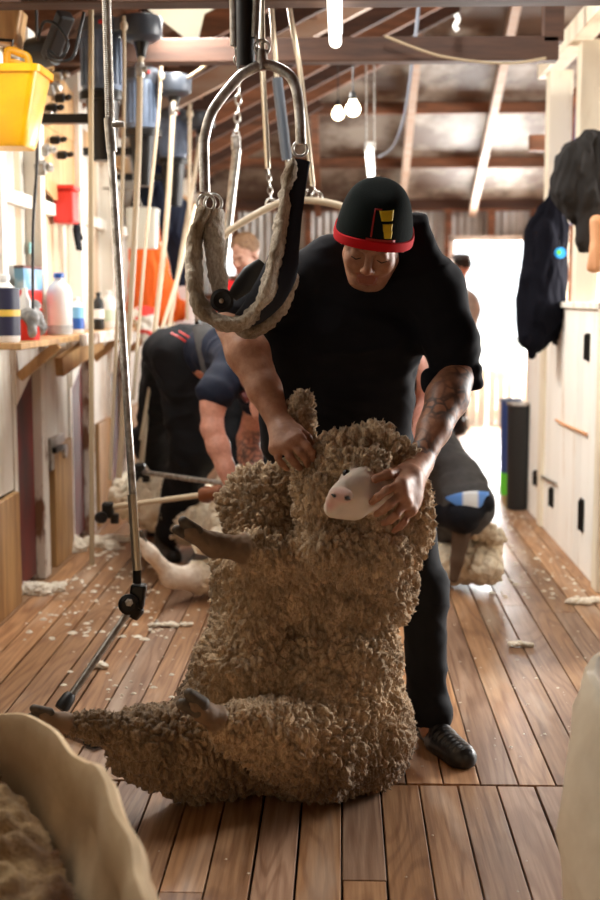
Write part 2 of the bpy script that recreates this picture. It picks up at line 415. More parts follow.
# ------------------------------------------------------------------ roof
ceil = MB()
t = .02
ceil.add([(-1.9,-2.6,roof_l(-1.9)),(RIDX,-2.6,RIDZ),(RIDX,HIPY,RIDZ),((2.29-3.20)/SL,13.0,2.29),(-1.9,13.0,roof_l(-1.9)),
          (-1.9,-2.6,roof_l(-1.9)+t),(RIDX,-2.6,RIDZ+t),(RIDX,HIPY,RIDZ+t),((2.29-3.20)/SL,13.0,2.29+t),(-1.9,13.0,roof_l(-1.9)+t)],
         [(0,1,2,3,4),(9,8,7,6,5),(0,5,6,1),(0,4,9,5)])
xr = RIDX+(RIDZ-2.29)/SL
ceil.add([(RIDX,-2.6,RIDZ),(xr,-2.6,2.29),(xr,13.0,2.29),(RIDX,HIPY,RIDZ),(RIDX,-2.6,RIDZ+t),(xr,-2.6,2.29+t),(xr,13.0,2.29+t),(RIDX,HIPY,RIDZ+t)],
         [(0,1,2,3),(7,6,5,4),(0,4,5,1),(1,5,6,2)])
CE = structure(ceil.build('ceiling', M['sarking']))
hs = MB(); rows = [13.0, 12.2, 11.35, 10.5, 9.6, HIPY]
rr = random.Random(5)
for i in range(len(rows)-1):
    y0, y1 = rows[i], rows[i+1]
    if y1 >= y0: break
    xl0 = (hip(y0)-3.20)/SL; xl1 = (hip(y1)-3.20)/SL; xr0 = RIDX+(RIDZ-hip(y0))/SL; xr1 = RIDX+(RIDZ-hip(y1))/SL
    hs.add([(xl0,y0,hip(y0)),(xr0,y0,hip(y0)),(xr1,y1,hip(y1)+.0),(xl1,y1,hip(y1))], [(0,1,2,3)])
structure(hs.build('hip_sheet', M['stained_sheet'], CE))['label'] = 'stained white sheets of the sloping end roof'
del CE.children[0]['kind']
for y in (12.98, 12.2, 11.35, 10.5, 9.65):      # purlins across the hip
    xl = (hip(y)-3.20)/SL; xq = min(4.4, RIDX+(RIDZ-hip(y))/SL)
    MB().beam((xl, y, hip(y)-.05), (xq, y, hip(y)-.05), .05, .10).build('purlin', M['rafter'], CE)
for x in (-.25, .6, 1.32, 2.1, 2.9):             # hip rafters, pale
    ye = max(HIPY+.1, 13-((roof_l(x)-2.29)/.45) if x < RIDX else 0)
    MB().beam((x, 12.98, hip(12.98)-.12), (x, ye, hip(ye)-.12), .07, .09).build('rafter', M['pale_rafter'] if x > .3 else M['rafter'], CE)
# cross rafters of the left slope and their battens
for i, y in enumerate([1.6, 3.0, 4.3, 5.4, 6.2, 6.95, 7.6, 8.2, 8.8, 9.4, 10.0, 10.6, 11.2, 11.8, 12.4]):
    xe = RIDX if y < HIPY else ((hip(y)-3.20)/SL)
    m_ = M['pale_rafter'] if i in (7,) else M['rafter'] if i % 2 else M['dark_beam']  # one rafter coloured pale to stand for lamplight on it
    MB().beam((-1.6, y, roof_l(-1.6)-.07), (xe, y, roof_l(xe)-.07), .055, .13).build('rafter', m_, CE)
    if y < HIPY: MB().beam((RIDX, y, RIDZ-.07), (4.4, y, roof_r(4.4)-.07), .055, .13).build('rafter', M['rafter'], CE)
for x in (-1.0, -.2, .6, 1.4):
    ye = min(13-((roof_l(x)-2.29)/.45), 12.9)
    MB().beam((x, 0, roof_l(x)-.015), (x, ye, roof_l(x)-.015), .07, .03).build('batten', M['rafter'], CE)
# pale ceiling sheet under the left slope
a = [P(160,14,6.1), P(234,10,6.1)]
pn = MB(); x0, x1 = P(158,20,6.3)[0], P(236,20,6.3)[0]
pn.prism([(x0,5.5,roof_l(x0)-.15),(x1,5.5,roof_l(x1)-.15),(x1,6.35,roof_l(x1)-.15),(x1-.16,6.35,roof_l(x1-.16)-.15),(x0+.12,6.9,roof_l(x0+.12)-.15)], (0,0,.012))
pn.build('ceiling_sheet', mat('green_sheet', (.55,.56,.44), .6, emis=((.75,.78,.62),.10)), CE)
# added glowing roof sheets out of view, set above the fill lamps
M['pane_glow'] = mat('pane_glow', (.9,.9,.88), .5, emis=((.92,.97,1.0), 2.2))
for n, (x, y, lx, ly) in enumerate([(.35, 4.9, .55, .8), (-1.05, 3.85, .5, 1.3)]):
    q = MB(); s_ = .53
    q.prism([(x-lx/2,y-ly/2,roof_l(x-lx/2)-.006),(x+lx/2,y-ly/2,roof_l(x+lx/2)-.006),(x+lx/2,y+ly/2,roof_l(x+lx/2)-.006),(x-lx/2,y+ly/2,roof_l(x-lx/2)-.006)], (0,0,.004))
    structure(q.build('lit_pane_%d' % (n+2), M['pane_glow']))

# ------------------------------------------------------------------ beams
structure(MB().beam((-1.5,4.62,2.47),(1.6,4.62,2.47),.12,.22,bev=.006).build('trim_1', M['dark_beam']))
structure(MB().beam((-1.5,6.05,2.47),(1.0,6.05,2.47),.10,.11,bev=.006).build('trim_2', M['dark_beam']))
zz = P(553,16,6.05)
structure(MB().box((zz[0]-.045,6.0,2.50),(zz[0]+.045,6.09,3.5)).build('trim_3', M['dark_beam']))
structure(MB().beam((RWX,4.2,2.62),(RWX,7.45,2.62),.10,.10,bev=.004).build('trim_4', M['white_wood']))
structure(MB().beam((RWX+.02,8.2,2.30),(RWX+.6,8.2,2.30),.08,.10,bev=.004).build('trim_5', M['rafter']))

# ------------------------------------------------------------------ back wall
def corr(mb, x0, x1, z0, z1, y, pitch=.076, amp=.012):
    n = max(2, int((x1-x0)/pitch*6)); v = []; f = []
    for i in range(n+1):
        x = x0+(x1-x0)*i/n; yy = y+amp*math.sin(2*math.pi*x/pitch); v += [(x,yy,z0),(x,yy,z1)]
    for i in range(n): f.append((2*i,2*i+2,2*i+3,2*i+1))
    mb.add(v, f)
bw = MB()
D0, D1, DT = 1.11, 1.92, 1.93
corr(bw, -1.6, D0, 0, 2.29, FARY+.05); corr(bw, D0, D1, DT, 2.29, FARY+.05); corr(bw, D1, 5.0, 0, 2.29, FARY+.05)
BW = structure(bw.build('wall_back', M['corrugated'], smooth=True))
for x in (-1.1,-.35,.4, D0-.03, (D0+D1)/2, D1+.03, 2.7):
    MB().box((x-.035, FARY-.05, DT if abs(x-(D0+D1)/2) < .01 else 0), (x+.035, FARY+.02, 2.27)).build('stud', M['rafter'], BW)
MB().box((-1.6, FARY-.06, 2.22), (4.8, FARY+.03, 2.32)).build('top_plate', M['dark_beam'], BW)
MB().box((-1.6, FARY-.05, 1.30), (D0-.06, FARY+.02, 1.36)).build('girt', M['rafter'], BW)
dr = MB().box((D0-.02,FARY-.06,0),(D0+.03,FARY+.06,DT)).box((D1-.03,FARY-.06,0),(D1+.02,FARY+.06,DT)).box((D0-.02,FARY-.06,DT-.04),(D1+.02,FARY+.06,DT+.02))
structure(dr.build('door_1', M['white_wood']))
wn = P(231,262,12.9); 
w1 = MB().box((wn[0]-.04,12.93,wn[2]-.13),(wn[0]+.04,12.98,wn[2]+.13)); structure(w1.build('lit_pane_1', M['pane_glow']))
# low gate across the far doorway, outside yard
g = thing('yard_gate', 'low white painted double gate closing the bottom of the bright far doorway', 'gate', ((D0+D1)/2, 13.12, 0))
for x0, x1 in ((D0+.04, (D0+D1)/2-.012), ((D0+D1)/2+.012, D1-.04)):
    mb = MB()
    for k in range(4): mb.box((x0+(x1-x0)*k/4+.003,13.10,-.06),(x0+(x1-x0)*(k+1)/4-.003,13.125,.58))
    mb.box((x0,13.125,.08),(x1,13.15,.15)).box((x0,13.125,.47),(x1,13.15,.54)); mb.build('gate_leaf', M['white_wood'], g)
gy = MB().box((-12,13.06,-.2),(16,45,-.06)); yg = gy.build('ground_yard', mat('yard', (.62,.58,.50), .9, noise=(.6,(.5,.46,.38),.4,.6)))
structure(yg)

# ------------------------------------------------------------------ left wall
lw = MB(); pr = random.Random(11); y = .6
while y < 13:
    w = pr.choice([.09,.14,.15,.19]); k = pr.uniform(.70,1.05)
    c = (.93*k,.88*k,.78*k) if pr.random() < .7 else (.70*k,.53*k,.34*k)
    lw.box((LW-.05+pr.uniform(0,.012), y+.003, 1.10), (LW-.02, min(13,y+w)-.003, roof_l(LW)+.02), c); y += w
LWO = structure(lw.build('wall_left', M['paint_board'], col=True))
MB().box((LW-.075,-.5,0),(LW-.055,13,2.4)).build('backing', M['void'], LWO)
for yy in (5.05, 5.72, 6.6, 7.5, 8.4, 9.4, 10.4, 11.4):
    MB().box((LW-.02, yy, 1.18), (LW+.055, yy+.085, roof_l(LW)), bev=.004).build('stud', M['white_wood'], LWO)
MB().box((LW-.02, 4, 2.12), (LW+.03, 13, 2.22), bev=.004).build('rail', M['honey_wood'], LWO)
MB().box((LW-.02, 4, 1.72), (LW+.015, 13, 1.78), bev=.004).build('rail', M['white_wood'], LWO)
# catching-pen bays under the shelf
MB().box((LW-.0, 4.6, 0), (LW+.03, 5.30, .49), bev=.004).build('kick_board', M['honey_wood'], LWO)
MB().box((LW-.03, 4.6, .50), (LW+.005, 4.93, 1.12)).build('board_panel', M['white_wood'], LWO)
MB().box((LW-.03, 4.935, .50), (LW+.005, 5.30, 1.12)).build('board_panel', M['white_wood'], LWO)
for i, y0 in enumerate((5.34, 6.46, 7.58, 8.7, 9.8, 10.9)):
    MB().box((LW-.04, y0-.035, .0), (LW+.012, y0+.02, 1.12), bev=.004).build('post', M['white_wood'], LWO)
    d = MB().box((LW-.04, y0+.02, .03), (LW-.012, y0+.25, 1.10)).box((LW-.04, y0+.255, .03), (LW-.014, y0+.40, 1.10)); d.build('pen_door', M['red_door'], LWO)
    MB().box((LW-.04, y0+.41, 0), (LW+.028, y0+.52, 1.14), bev=.006).build('post', M['peel'], LWO)
    MB().box((LW-.03, y0+.52, .0), (LW-.012, y0+.63, 1.12)).build('dark_slot', M['void'], LWO)
    if i < 2:
        for k in range(6): MB().box((LW-.02, y0+.52, .55+k*.09), (LW+.005, y0+.60, .585+k*.09)).build('slat', M['white_wood'], LWO)
    MB().box((LW-.02, y0+.63, .60), (LW+.0, y0+.83, 1.12)).build('board_panel', M['white_wood'], LWO)
    MB().box((LW-.02, y0+.835, .60), (LW+.0, y0+1.08, 1.12)).build('board_panel', M['white_wood'], LWO)
    MB().box((LW-.02, y0+.68, 0), (LW+.02, y0+1.08, .60), bev=.004).build('kick_board', M['honey_wood'], LWO)
    MB().prism([(LW+.005,y0-.02,.86),(LW+.005,y0+.45,1.07),(LW+.005,y0+.45,1.12),(LW+.005,y0-.02,1.12)], (.018,0,0)).build('brace', M['white_wood'], LWO)
MB().beam((LW+.06, 5.98, .99), (LW+.14, 6.6, 1.10), .04, .09).build('brace', M['honey_wood'], LWO)
# latch on the second bay
l = W(LW+.01, 57, 447)
MB().box((LW+.0, l[1]-.16, l[2]-.10), (LW+.018, l[1]+.14, l[2]+.06), bev=.004).build('latch_plate', M['galv'], LWO)
MB().box((LW+.018,l[1]-.14,l[2]-.015),(LW+.04,l[1]+.03,l[2]+.012)).build('latch_slot', M['black_iron'], LWO)
MB().lathe((LW+.018,l[1]+.08,l[2]-.03),[(.034,0),(.034,.02),(.0,.022)],14,(1,0,0)).build('latch_knob', M['steel'], LWO, smooth=False)

# shelf
sh = thing('wall_shelf', 'long rough wooden shelf on the left wall carrying bottles', 'shelf', (LW+.1, 6.2, 1.12))
MB().box((LW+.03, 4.7, 1.125), (LW+.21, 9.6, 1.15), bev=.003).build('shelf_board', M['honey_wood'], sh)
MB().box((LW+.21, 5.75, 1.10), (LW+.235, 6.75, 1.155), bev=.003).build('edge_board', M['peel'], sh)
for yy in (5.35, 7.0, 8.2): MB().beam((LW+.03, yy, .98), (LW+.20, yy, 1.12), .035, .04).build('bracket', M['honey_wood'], sh)

# ------------------------------------------------------------------ right partition
rw = MB(); pr = random.Random(21)
y = 4.6
while y < 7.9:
    w = pr.choice([.14,.15,.16]); e = min(7.93, y+w); k = pr.uniform(.93,1.02)
    rw.box((RWX, y+.0025, .0), (RWX+.03, e-.0025, 1.27), (.95*k,.92*k,.85*k)); y += w
RW = structure(rw.build('wall_right', M['paint_board'], col=True))
for z in (.22, 1.12): MB().box((RWX+.03, 4.6, z), (RWX+.06, 7.9, z+.10)).build('rail', M['white_wood'], RW)
MB().box((RWX-.02, 4.6, 1.27), (RWX+.07, 7.95, 1.30), bev=.003).build('cap', M['white_wood'], RW)
def latch_at(px, py, hgt, nm, m_):
    w = W(RWX-.004, px, py); mb = MB().box((RWX-.012, w[1]-.035, w[2]-hgt/2), (RWX, w[1]+.035, w[2]+hgt/2), bev=.003).lathe((RWX-.014,w[1],w[2]-hgt*.45),[(.011,0),(.011,hgt*.9)],8,(0,0,1))
    mb.build(nm, m_, RW)
for px, py, h_ in ((556,335,.11),(588,347,.13),(552,497,.11),(582,515,.16),(536,478,.09)): latch_at(px, py, h_, 'hinge', M['black_iron'])
a, b, c = W(RWX-.012,556,420), W(RWX-.012,563,424), W(RWX-.012,586,434)
MB().tube([a,b,c], .008, 6).build('tie_rope', M['tan_leather'], RW)
a, b = W(RWX-.012,537,474), W(RWX-.012,556,484); MB().tube([a,b], .009, 6).build('bolt', M['galv'], RW)
# posts carrying the top rail
for n, (y, z0) in enumerate(((7.25, .0), (6.42, 1.29), (5.62, 0.0))):
    w = .16 if n < 2 else .10
    o = MB().box((RWX-.02 if n != 1 else RWX, y-.06, z0), (RWX+.03+w*.5, y+.06, 2.58), bev=.004).build('trim_%d' % (6+n), M['white_wood']); structure(o)
# pens beyond: brown sheeting between posts, blue tarpaulin, far rail fence
o = MB().box((2.3, 7.6, 0), (2.33, 12.9, 2.0)); o = structure(o.build('wall_pens', M['rafter']))
tp = thing('tarpaulin', 'bright blue tarpaulin hanging beyond the white posts at the upper right', 'tarpaulin', (1.36,7.1,1.75))
V = []; Fq = []
for i in range(9):
    for j in range(7): V.append((1.36+.025*math.sin(j*1.7+i*.4), 6.72+.85*j/6, 1.75+i*.085))
for i in range(8):
    for j in range(6): Fq.append((i*7+j,i*7+j+1,(i+1)*7+j+1,(i+1)*7+j))
tm = MB().add(V, Fq); to = tm.build('sheet', M['tarp'], tp, smooth=True); to.modifiers.new('s','SOLIDIFY').thickness = .006
# building closed behind the camera
o = MB().box((-1.9,-2.65,0),(5.0,-2.55,4.1)).build('wall_front', M['rafter']); structure(o)
o = MB().box((4.95,-2.6,0),(5.0,4.6,2.35)).build('wall_side', M['rafter']); structure(o)

M['post_cream'] = mat('post_cream', (.82,.74,.58), .6, noise=((6,6,1.5),(.60,.48,.34),.28,.50))
for n_ in ('trim_6','trim_7','trim_8','trim_4'): bpy.data.objects[n_].data.materials[0] = M['post_cream']
structure(MB().box((1.37, 7.9, 0), (1.45, 8.0, 2.6)).build('trim_9', M['rafter']))
# ================================================================== sheep
def px(r, D): return r*D/F
def wool_disp(V, N, wmask, amp=.016, freq=26.0, stretch=(1,1,.72), seed=0, dens=1.0):
    p = V*np.array(stretch)
    wp = p+np.stack([fbm(p*9, seed+1, 2), fbm(p*9+31, seed+2, 2), fbm(p*9+77, seed+3, 2)], 1)*.036
    wp = wp+np.stack([fbm(p*34, seed+11, 2), fbm(p*34+31, seed+12, 2), fbm(p*34+77, seed+13, 2)], 1)*.013
    f1, f2, cen, hid = worley(wp*freq, seed, True); g1, g2 = worley(wp*freq*2.3+9, seed+5); e1, e2 = worley(wp*freq*4.6+3, seed+6)
    big = fbm(V*5.5, seed+8, 3)
    gp = np.clip((f2-f1)/.42, 0, 1); hp = np.clip((g2-g1)/.45, 0, 1)
    d = .85*gp**.75-.45+.35*(.6-f1); d = d*(.7+.8*np.clip(big+.4, 0, 1)); d = d+.46*hp**.7-.26+.24*(.55-e1)+.9*big+.5*fbm(V*14, seed+21, 2)
    toc = (cen/freq-wp)/np.array(stretch)
    wool_disp.last = (toc, hid)
    return V+N*(d*amp*wmask*dens)[:, None]
M['fleece'] = mat('fleece', (.4,.3,.2), .95, attr=True, noise=((130,130,60),(.55,.48,.42),.32,.62), bump=((230,230,120),.9,.006), spec=.12, sheen=.25)
M['hoof'] = mat('hoof', (.055,.040,.028), .6, noise=((30,30,30),(.10,.075,.05),.4,.6))
M['sheep_skin'] = mat('sheep_skin', (.6,.5,.4), .7, attr=True, bump=((150,150,150),.25,.0015), sss=.1)

def fleece_tufts(V, N, mask, n, size, seed, colr, toc=None, spread=.16):
    "short pointed wool staples standing off the surface, all in one mesh with the body"
    r = np.random.default_rng(seed); pr = mask/mask.sum(); ids = r.choice(len(V), n, p=pr)
    b = V[ids]; nn = N[ids]; c = colr[ids]
    flow = np.stack([fbm(b*7, 50+seed, 2), fbm(b*7+9, 51+seed, 2), fbm(b*7+19, 52+seed, 2)-.35], 1)*1.5
    d = nn*.8+flow*.9+r.normal(0, .28, nn.shape)
    if toc is not None:
        tc_ = toc[ids]; tc_ = tc_-nn*(tc_*nn).sum(1)[:, None]; d = nn*.017+tc_*.9+flow*.007; d = d/np.linalg.norm(d, axis=1)[:, None]+r.normal(0, spread, nn.shape)
    d /= np.linalg.norm(d, axis=1)[:, None]
    L = size*r.uniform(.5, 1.3, n)[:, None]; s = np.cross(d, r.normal(0, 1, d.shape)); s /= np.linalg.norm(s, axis=1)[:, None]
    t = np.cross(d, s); w = L*.26; bend = np.cross(nn, s)*L*.35
    base = b-nn*.004
    q = [base+s*w, base-s*w*.5+t*w*.87, base-s*w*.5-t*w*.87, base+d*L*.55+bend*.5+s*w*.75, base+d*L*.55+bend*.5-s*w*.4+t*w*.65, base+d*L*.55+bend*.5-s*w*.4-t*w*.65, base+d*L+bend*1.4]
    vv = np.stack(q, 1).reshape(-1, 3); o = (np.arange(n)*7)[:, None]
    fq = np.array([[0,1,4,3],[1,2,5,4],[2,0,3,5]]); ft = np.array([[3,4,6,6],[4,5,6,6],[5,3,6,6]])
    Fq = np.concatenate([(o+k[None]).reshape(-1, 4) for k in fq]); Ft = np.concatenate([(o+k[None]).reshape(-1, 4) for k in ft])[:, :3]
    cc = np.repeat(c*r.uniform(.8, 1.25, (n, 1)), 7, 0)
    return vv, Fq, Ft, cc
def join_tufts(o, vv, Fq, Ft, cc, m):
    bm = None
    me = bpy.data.meshes.new('wool_locks'); nv = len(vv); nl = len(Fq)*4+len(Ft)*3
    me.vertices.add(nv); me.vertices.foreach_set('co', vv.astype(np.float32).ravel()); me.loops.add(nl)
    me.loops.foreach_set('vertex_index', np.concatenate([Fq.ravel(), Ft.ravel()]).astype(np.int32)); me.polygons.add(len(Fq)+len(Ft))
    st = np.concatenate([np.arange(len(Fq))*4, len(Fq)*4+np.arange(len(Ft))*3]); me.polygons.foreach_set('loop_start', st.astype(np.int32))
    me.polygons.foreach_set('loop_total', np.concatenate([np.full(len(Fq), 4), np.full(len(Ft), 3)]).astype(np.int32)); me.update(calc_edges=True)
    me.polygons.foreach_set('use_smooth', np.ones(len(me.polygons), dtype=bool)); me.materials.append(m)
    a = me.color_attributes.new('col', 'FLOAT_COLOR', 'POINT'); c = np.ones((nv, 4), dtype=np.float32); c[:, :3] = cc; a.data.foreach_set('color', c.ravel())
    t = bpy.data.objects.new('wool_locks', me); COL.objects.link(t); attach(t, o); t['kind'] = 'stuff'; return t

# ---- the big ewe held upright on her rump
S = Sdf(.0044, .045)
def E(x, y, D, rx, ry, rd, id=0, k=None, rot=0, op='u'):
    Rm = None
    if rot: c, s_ = math.cos(rot), math.sin(rot); Rm = np.array([[c,0,-s_],[0,1,0],[s_,0,c]])
    S.ell(P(x,y,D), (px(rx,D), rd, px(ry,D)), Rm, k, id, op)
def C(a, b, ra, rb, id=0, k=None): S.cone(P(*a), P(*b), px(ra,a[2]), px(rb,b[2]), k, id)
E(312,716,3.33,99,88,.27)            # rump
E(322,658,3.35,84,62,.235,k=.030)     # belly / flank
E(245,672,3.22,58,60,.15,k=.035)     # belly bulge left
E(314,588,3.36,97,52,.19,k=.030)     # chest
E(264,568,3.26,50,58,.14,k=.04)      # brisket
E(252,615,3.26,40,40,.14,k=.05)
E(222,712,3.22,46,48,.14)
E(372,735,3.36,42,56,.20)
E(376,585,3.36,38,46,.16)            # flank right
# wool ruff around the face
E(364,518,3.25,69,75,.20,k=.010)
for t in range(0, 360, 30):
    a_ = math.radians(t); C((361+46*math.cos(a_),510+52*math.sin(a_),3.15),(361+44*math.cos(a_+.5),510+50*math.sin(a_+.5),3.15),20,20,k=.03)
C((312,486,3.13),(332,455,3.14),20,20,k=.03); C((330,458,3.13),(372,446,3.15),19,19,k=.03); C((372,446,3.15),(405,462,3.17),18,17,k=.03)
C((340,464,3.07),(372,464,3.05),15,15,k=.02); C((318,480,3.06),(318,520,3.06),13,13,k=.02)
C((352,472,3.02),(382,474,3.03),9,9,k=.012)                  # topknot on the forehead
C((325,545,3.05),(388,556,3.07),21,21,k=.025)
# skull and muzzle (bare white face)
C((374,488,3.08),(357,492,3.01),25,21,id=1,k=.018)
C((357,492,3.01),(340,496,2.945),19,12,id=1,k=.02)
C((353,506,3.01),(334,508,2.955),15,10.5,id=1,k=.02)             # lower jaw
C((335,494,2.922),(347,496,2.912),7,7,id=1,k=.006); C((333,500,2.93),(332,508,2.94),7.5,7,id=1,k=.008)
C((360,478,2.99),(345,485,2.95),9,7,id=1,k=.02)               # nose ridge
# hind leg stretched to the left, low
C((232,745,3.20),(150,742,3.05),50,38); C((150,742,3.05),(98,727,2.96),34,20)
C((98,727,2.96),(74,724,2.92),18,13,k=.02); C((80,725,2.93),(62,722,2.90),12,9.5,id=2,k=.02); C((62,722,2.90),(44,715,2.87),9,7.5,id=2,k=.015)
C((190,775,3.15),(130,752,3.05),26,20)
# second hind leg, folded, hoof up in front
C((315,748,3.12),(272,738,3.02),52,40,k=.022); C((272,738,3.02),(240,728,2.97),40,26,k=.03); C((240,728,2.97),(222,722,2.93),26,16)
C((222,722,2.93),(204,712,2.89),14,11.5,id=2,k=.02); C((204,712,2.89),(195,704,2.87),11,10,id=2,k=.012)
# foreleg out to the left
C((300,560,3.20),(252,550,3.12),30,17); C((252,550,3.12),(214,545,3.05),14,12,id=2,k=.025); C((214,545,3.05),(190,532,3.0),11,9.5,id=2,k=.02)
# shaggy shoulder at left of head
E(262,505,3.28,34,38,.11,rot=.5); C((250,520,3.22),(300,470,3.26),22,18); C((232,500,3.24),(262,488,3.26),12,16)
# other foreleg pulled up in the man's hand
C((318,500,3.30),(306,452,3.22),16,12); C((306,452,3.22),(300,415,3.22),13,14); C((300,415,3.22),(304,397,3.23),14,10)
# ear, left of the face
C((318,452,3.13),(300,446,3.12),8,5,id=0,k=.01)
S.cone(P(321,504,2.935),P(333,506,2.90),.0035,.0035,.004,1,'s'); S.cone(P(333,506,2.90),P(350,513,2.93),.0035,.003,.004,1,'s'); S.cone(P(345,497,2.93),P(350,500,2.945),.006,.004,.006,1,'s'); S.cone(P(331,494,2.93),P(328,496,2.945),.005,.003,.006,1,'s')
V, Fc, I = S.mesh(); V = relax(V, Fc, 2)
V[:, 2] = np.where(V[:, 2] < .012, .012-(.012-V[:, 2])*.08, V[:, 2])
N = normals(V, Fc); base = V.copy()
wm = smoothf(V, Fc, (I == 0).astype(float), 5); sm_ = smoothf(V, Fc, (I == 1).astype(float), 3)
V = wool_disp(V, N, wm*1.0+.10*(I == 2), .0165, 41.0, seed=3); TOC, HID = wool_disp.last
V[:, 2] = np.maximum(V[:, 2], .003)
n1 = fbm(base*4, 90, 3)[:, None]; n2 = fbm(base*26, 95, 3)[:, None]
tan = np.array([.62,.455,.285])*(1+.30*n1+.25*n2)
soil_shade = np.array([.20,.13,.075])*(1+.3*n2)
# soil on lower hind leg and rump; underside also painted darker as shade
lowL = np.clip((P(215,740,3.1)[0]-base[:, 0])/.10, 0, 1)*np.clip((.47-base[:, 2])/.10, 0, 1)
lowB = np.clip((.25-base[:, 2])/.16, 0, 1)*.85
k_ = np.clip(np.maximum(lowL*.8, lowB)+.35*n1[:, 0], 0, 1)[:, None]
woolc = tan*(1-k_)+soil_shade*k_
def vis(x, y):
    d_ = RT*(x-300)/F+UP*(450-y)/F+FW; d_ = d_/np.linalg.norm(d_); r_ = base-CAM; t_ = r_ @ d_; e_ = np.linalg.norm(r_-t_[:, None]*d_, axis=1); c_ = np.where(e_ < .004)[0]; return base[c_[np.argmin(t_[c_])]]
nose = vis(339,496); nd = np.linalg.norm((base-nose), axis=1)
face = np.tile(np.array([[.84,.74,.63]]), (len(V), 1))*(1+.12*n2)
face = face*(1-np.clip(1.4-nd/.028, 0, 1)[:, None]*np.array([.12,.38,.38]))
mth = np.linalg.norm(base-vis(329,507), axis=1); face *= 1-np.clip(1-mth/.024, 0, 1)[:, None]*np.array([.15,.5,.5])
for q_, r_ in (((348,499),.0085),((334,496),.0055)):
    dd_ = np.linalg.norm(base-vis(*q_), axis=1); face *= 1-.93*np.clip(2.2*(1-dd_/r_), 0, 1)[:, None]
shank = np.array([.19,.12,.07])*(1+.35*n2)
w0, w1 = wm[:, None], sm_[:, None]; w2 = np.clip(1-w0-w1, 0, 1)
woolc = woolc*(.80+.40*HID[:, None])
colv = np.clip(woolc*w0+face*w1+shank*w2, .01, .95)
ewe = thing('sheep', 'large unshorn tan woolly sheep sitting upright on its rump against the shearer in front', 'sheep', (P(315,740,3.33)[0], 3.33, 0))
EB = make_mesh('fleece_body', V, Fc, M['fleece'], ewe, True, colv, [M['sheep_skin']], (I[Fc] > 0).sum(1) >= 2)
EB.name = 'body'
N = normals(V, Fc)
vv, Fq, Ft, cc = fleece_tufts(V, N, np.where(wm > .6, 1.0, 0)*1.0, 60000, .0075, 4, colv, TOC, .35); join_tufts(EB, vv, Fq, Ft, cc, M['fleece'])
def hoof(par, a, b, r, spread=(0,0,1)):
    a = np.asarray(a); b = np.asarray(b); d = b-a; L = np.linalg.norm(d); d /= L; s_ = np.cross(d, np.array([0,-1.,0.])); s_ /= np.linalg.norm(s_)
    Q = Sdf(.0022, .006)
    for sg in (-1, 1): Q.cone(a+s_*sg*r*.42-d*L*.25, b+s_*sg*r*.62-d*L*.25, r*.72, r*.55)
    v, f, i = Q.mesh(); return make_mesh('hoof', v, f, M['hoof'], par, True)
hoof(ewe, P(44,715,2.87), P(28,712,2.85), px(8,2.87)); hoof(ewe, P(196,705,2.868), P(182,697,2.855), px(11,2.87)); hoof(ewe, P(191,532,3.0), P(176,523,2.98), px(9,3.0))
def eye(par, c, r, m_): return MB().lathe(np.asarray(c)-np.array([0,0,r]), [(r*math.sin(math.pi*k/8), r-r*math.cos(math.pi*k/8)) for k in range(9)], 14).build('eye', m_, par, smooth=True)
M['eye_dark'] = mat('eye_dark', (.015,.01,.008), .12)
eye(ewe, vis(346,472)+np.array([0,.004,0]), .010, M['eye_dark'])
# nostrils and mouth line sit as thin dark parts on the muzzle
for q in ((348,499),(334,496)):
    c = vis(*q)+np.array([0,-.001,0]); MB().tube([c+np.array([-.007,.004,.003]), c, c+np.array([.007,.006,-.004])], [.0015,.0042,.0015], 8).build('nostril', M['eye_dark'], ewe, True)
# ================================================================== people
M['skin'] = mat('skin', (.5,.28,.18), .48, attr=True, noise=((60,60,60),(.80,.72,.70),.35,.65), bump=((220,220,220),.25,.0015), sss=.12, spec=.4)
def cloth(name, c, c2=None, r=.85, sheen=.0): return mat(name, c, r, noise=((9,9,9), c2 or tuple(q*.6 for q in c), .35, .65), bump=((400,400,400),.25,.001), sheen=sheen, spec=.25)
M['black_knit'] = cloth('black_knit', (.0065,.007,.0115)); M['black_trouser'] = cloth('black_trouser', (.007,.0075,.010))
M['navy_shirt'] = cloth('navy_shirt', (.010,.015,.034)); M['char_trouser'] = cloth('char_trouser', (.085,.082,.082))
M['work_trouser'] = cloth('work_trouser', (.010,.011,.014)); M['red_shirt'] = cloth('red_shirt', (.75,.02,.025))
M['beanie'] = mat('beanie', (.010,.014,.013), .95, bump=((260,260,60),.5,.002), spec=.08); M['beanie_red'] = cloth('beanie_red', (.62,.006,.012), (.5,.004,.01))
M['emblem_yellow'] = mat('emblem_yellow', (.80,.55,.01), .6); M['emblem_red'] = mat('emblem_red', (.42,.01,.008), .6)
M['hair_brown'] = mat('hair_brown', (.22,.12,.055), .7, noise=((60,60,60),(.10,.05,.025),.35,.65), bump=((90,90,90),.8,.01))
M['hair_dark'] = mat('hair_dark', (.02,.013,.010), .6)
def folds(V, N, amp, sc=(9,9,14), seed=0):
    q = V*np.array(sc); w = q+.9*np.stack([fbm(q*.6, seed, 2), fbm(q*.6+5, seed+1, 2), fbm(q*.6+9, seed+2, 2)], 1)
    f = 1-2*np.abs(fbm(w, seed+3, 2)); g = fbm(w*2.6, seed+5, 2)
    return V+N*((f-.55)*amp+g*amp*.35)[:, None]
def garment(name, S, m, par, amp=.006, sc=(9,9,14), seed=0, zmin=None):
    v, f, i = S.mesh(); v = relax(v, f, 2); v = folds(v, normals(v, f), amp, sc, seed)
    if zmin is not None: v[:, 2] = np.maximum(v[:, 2], zmin)
    return make_mesh(name, v, f, m, par, True)
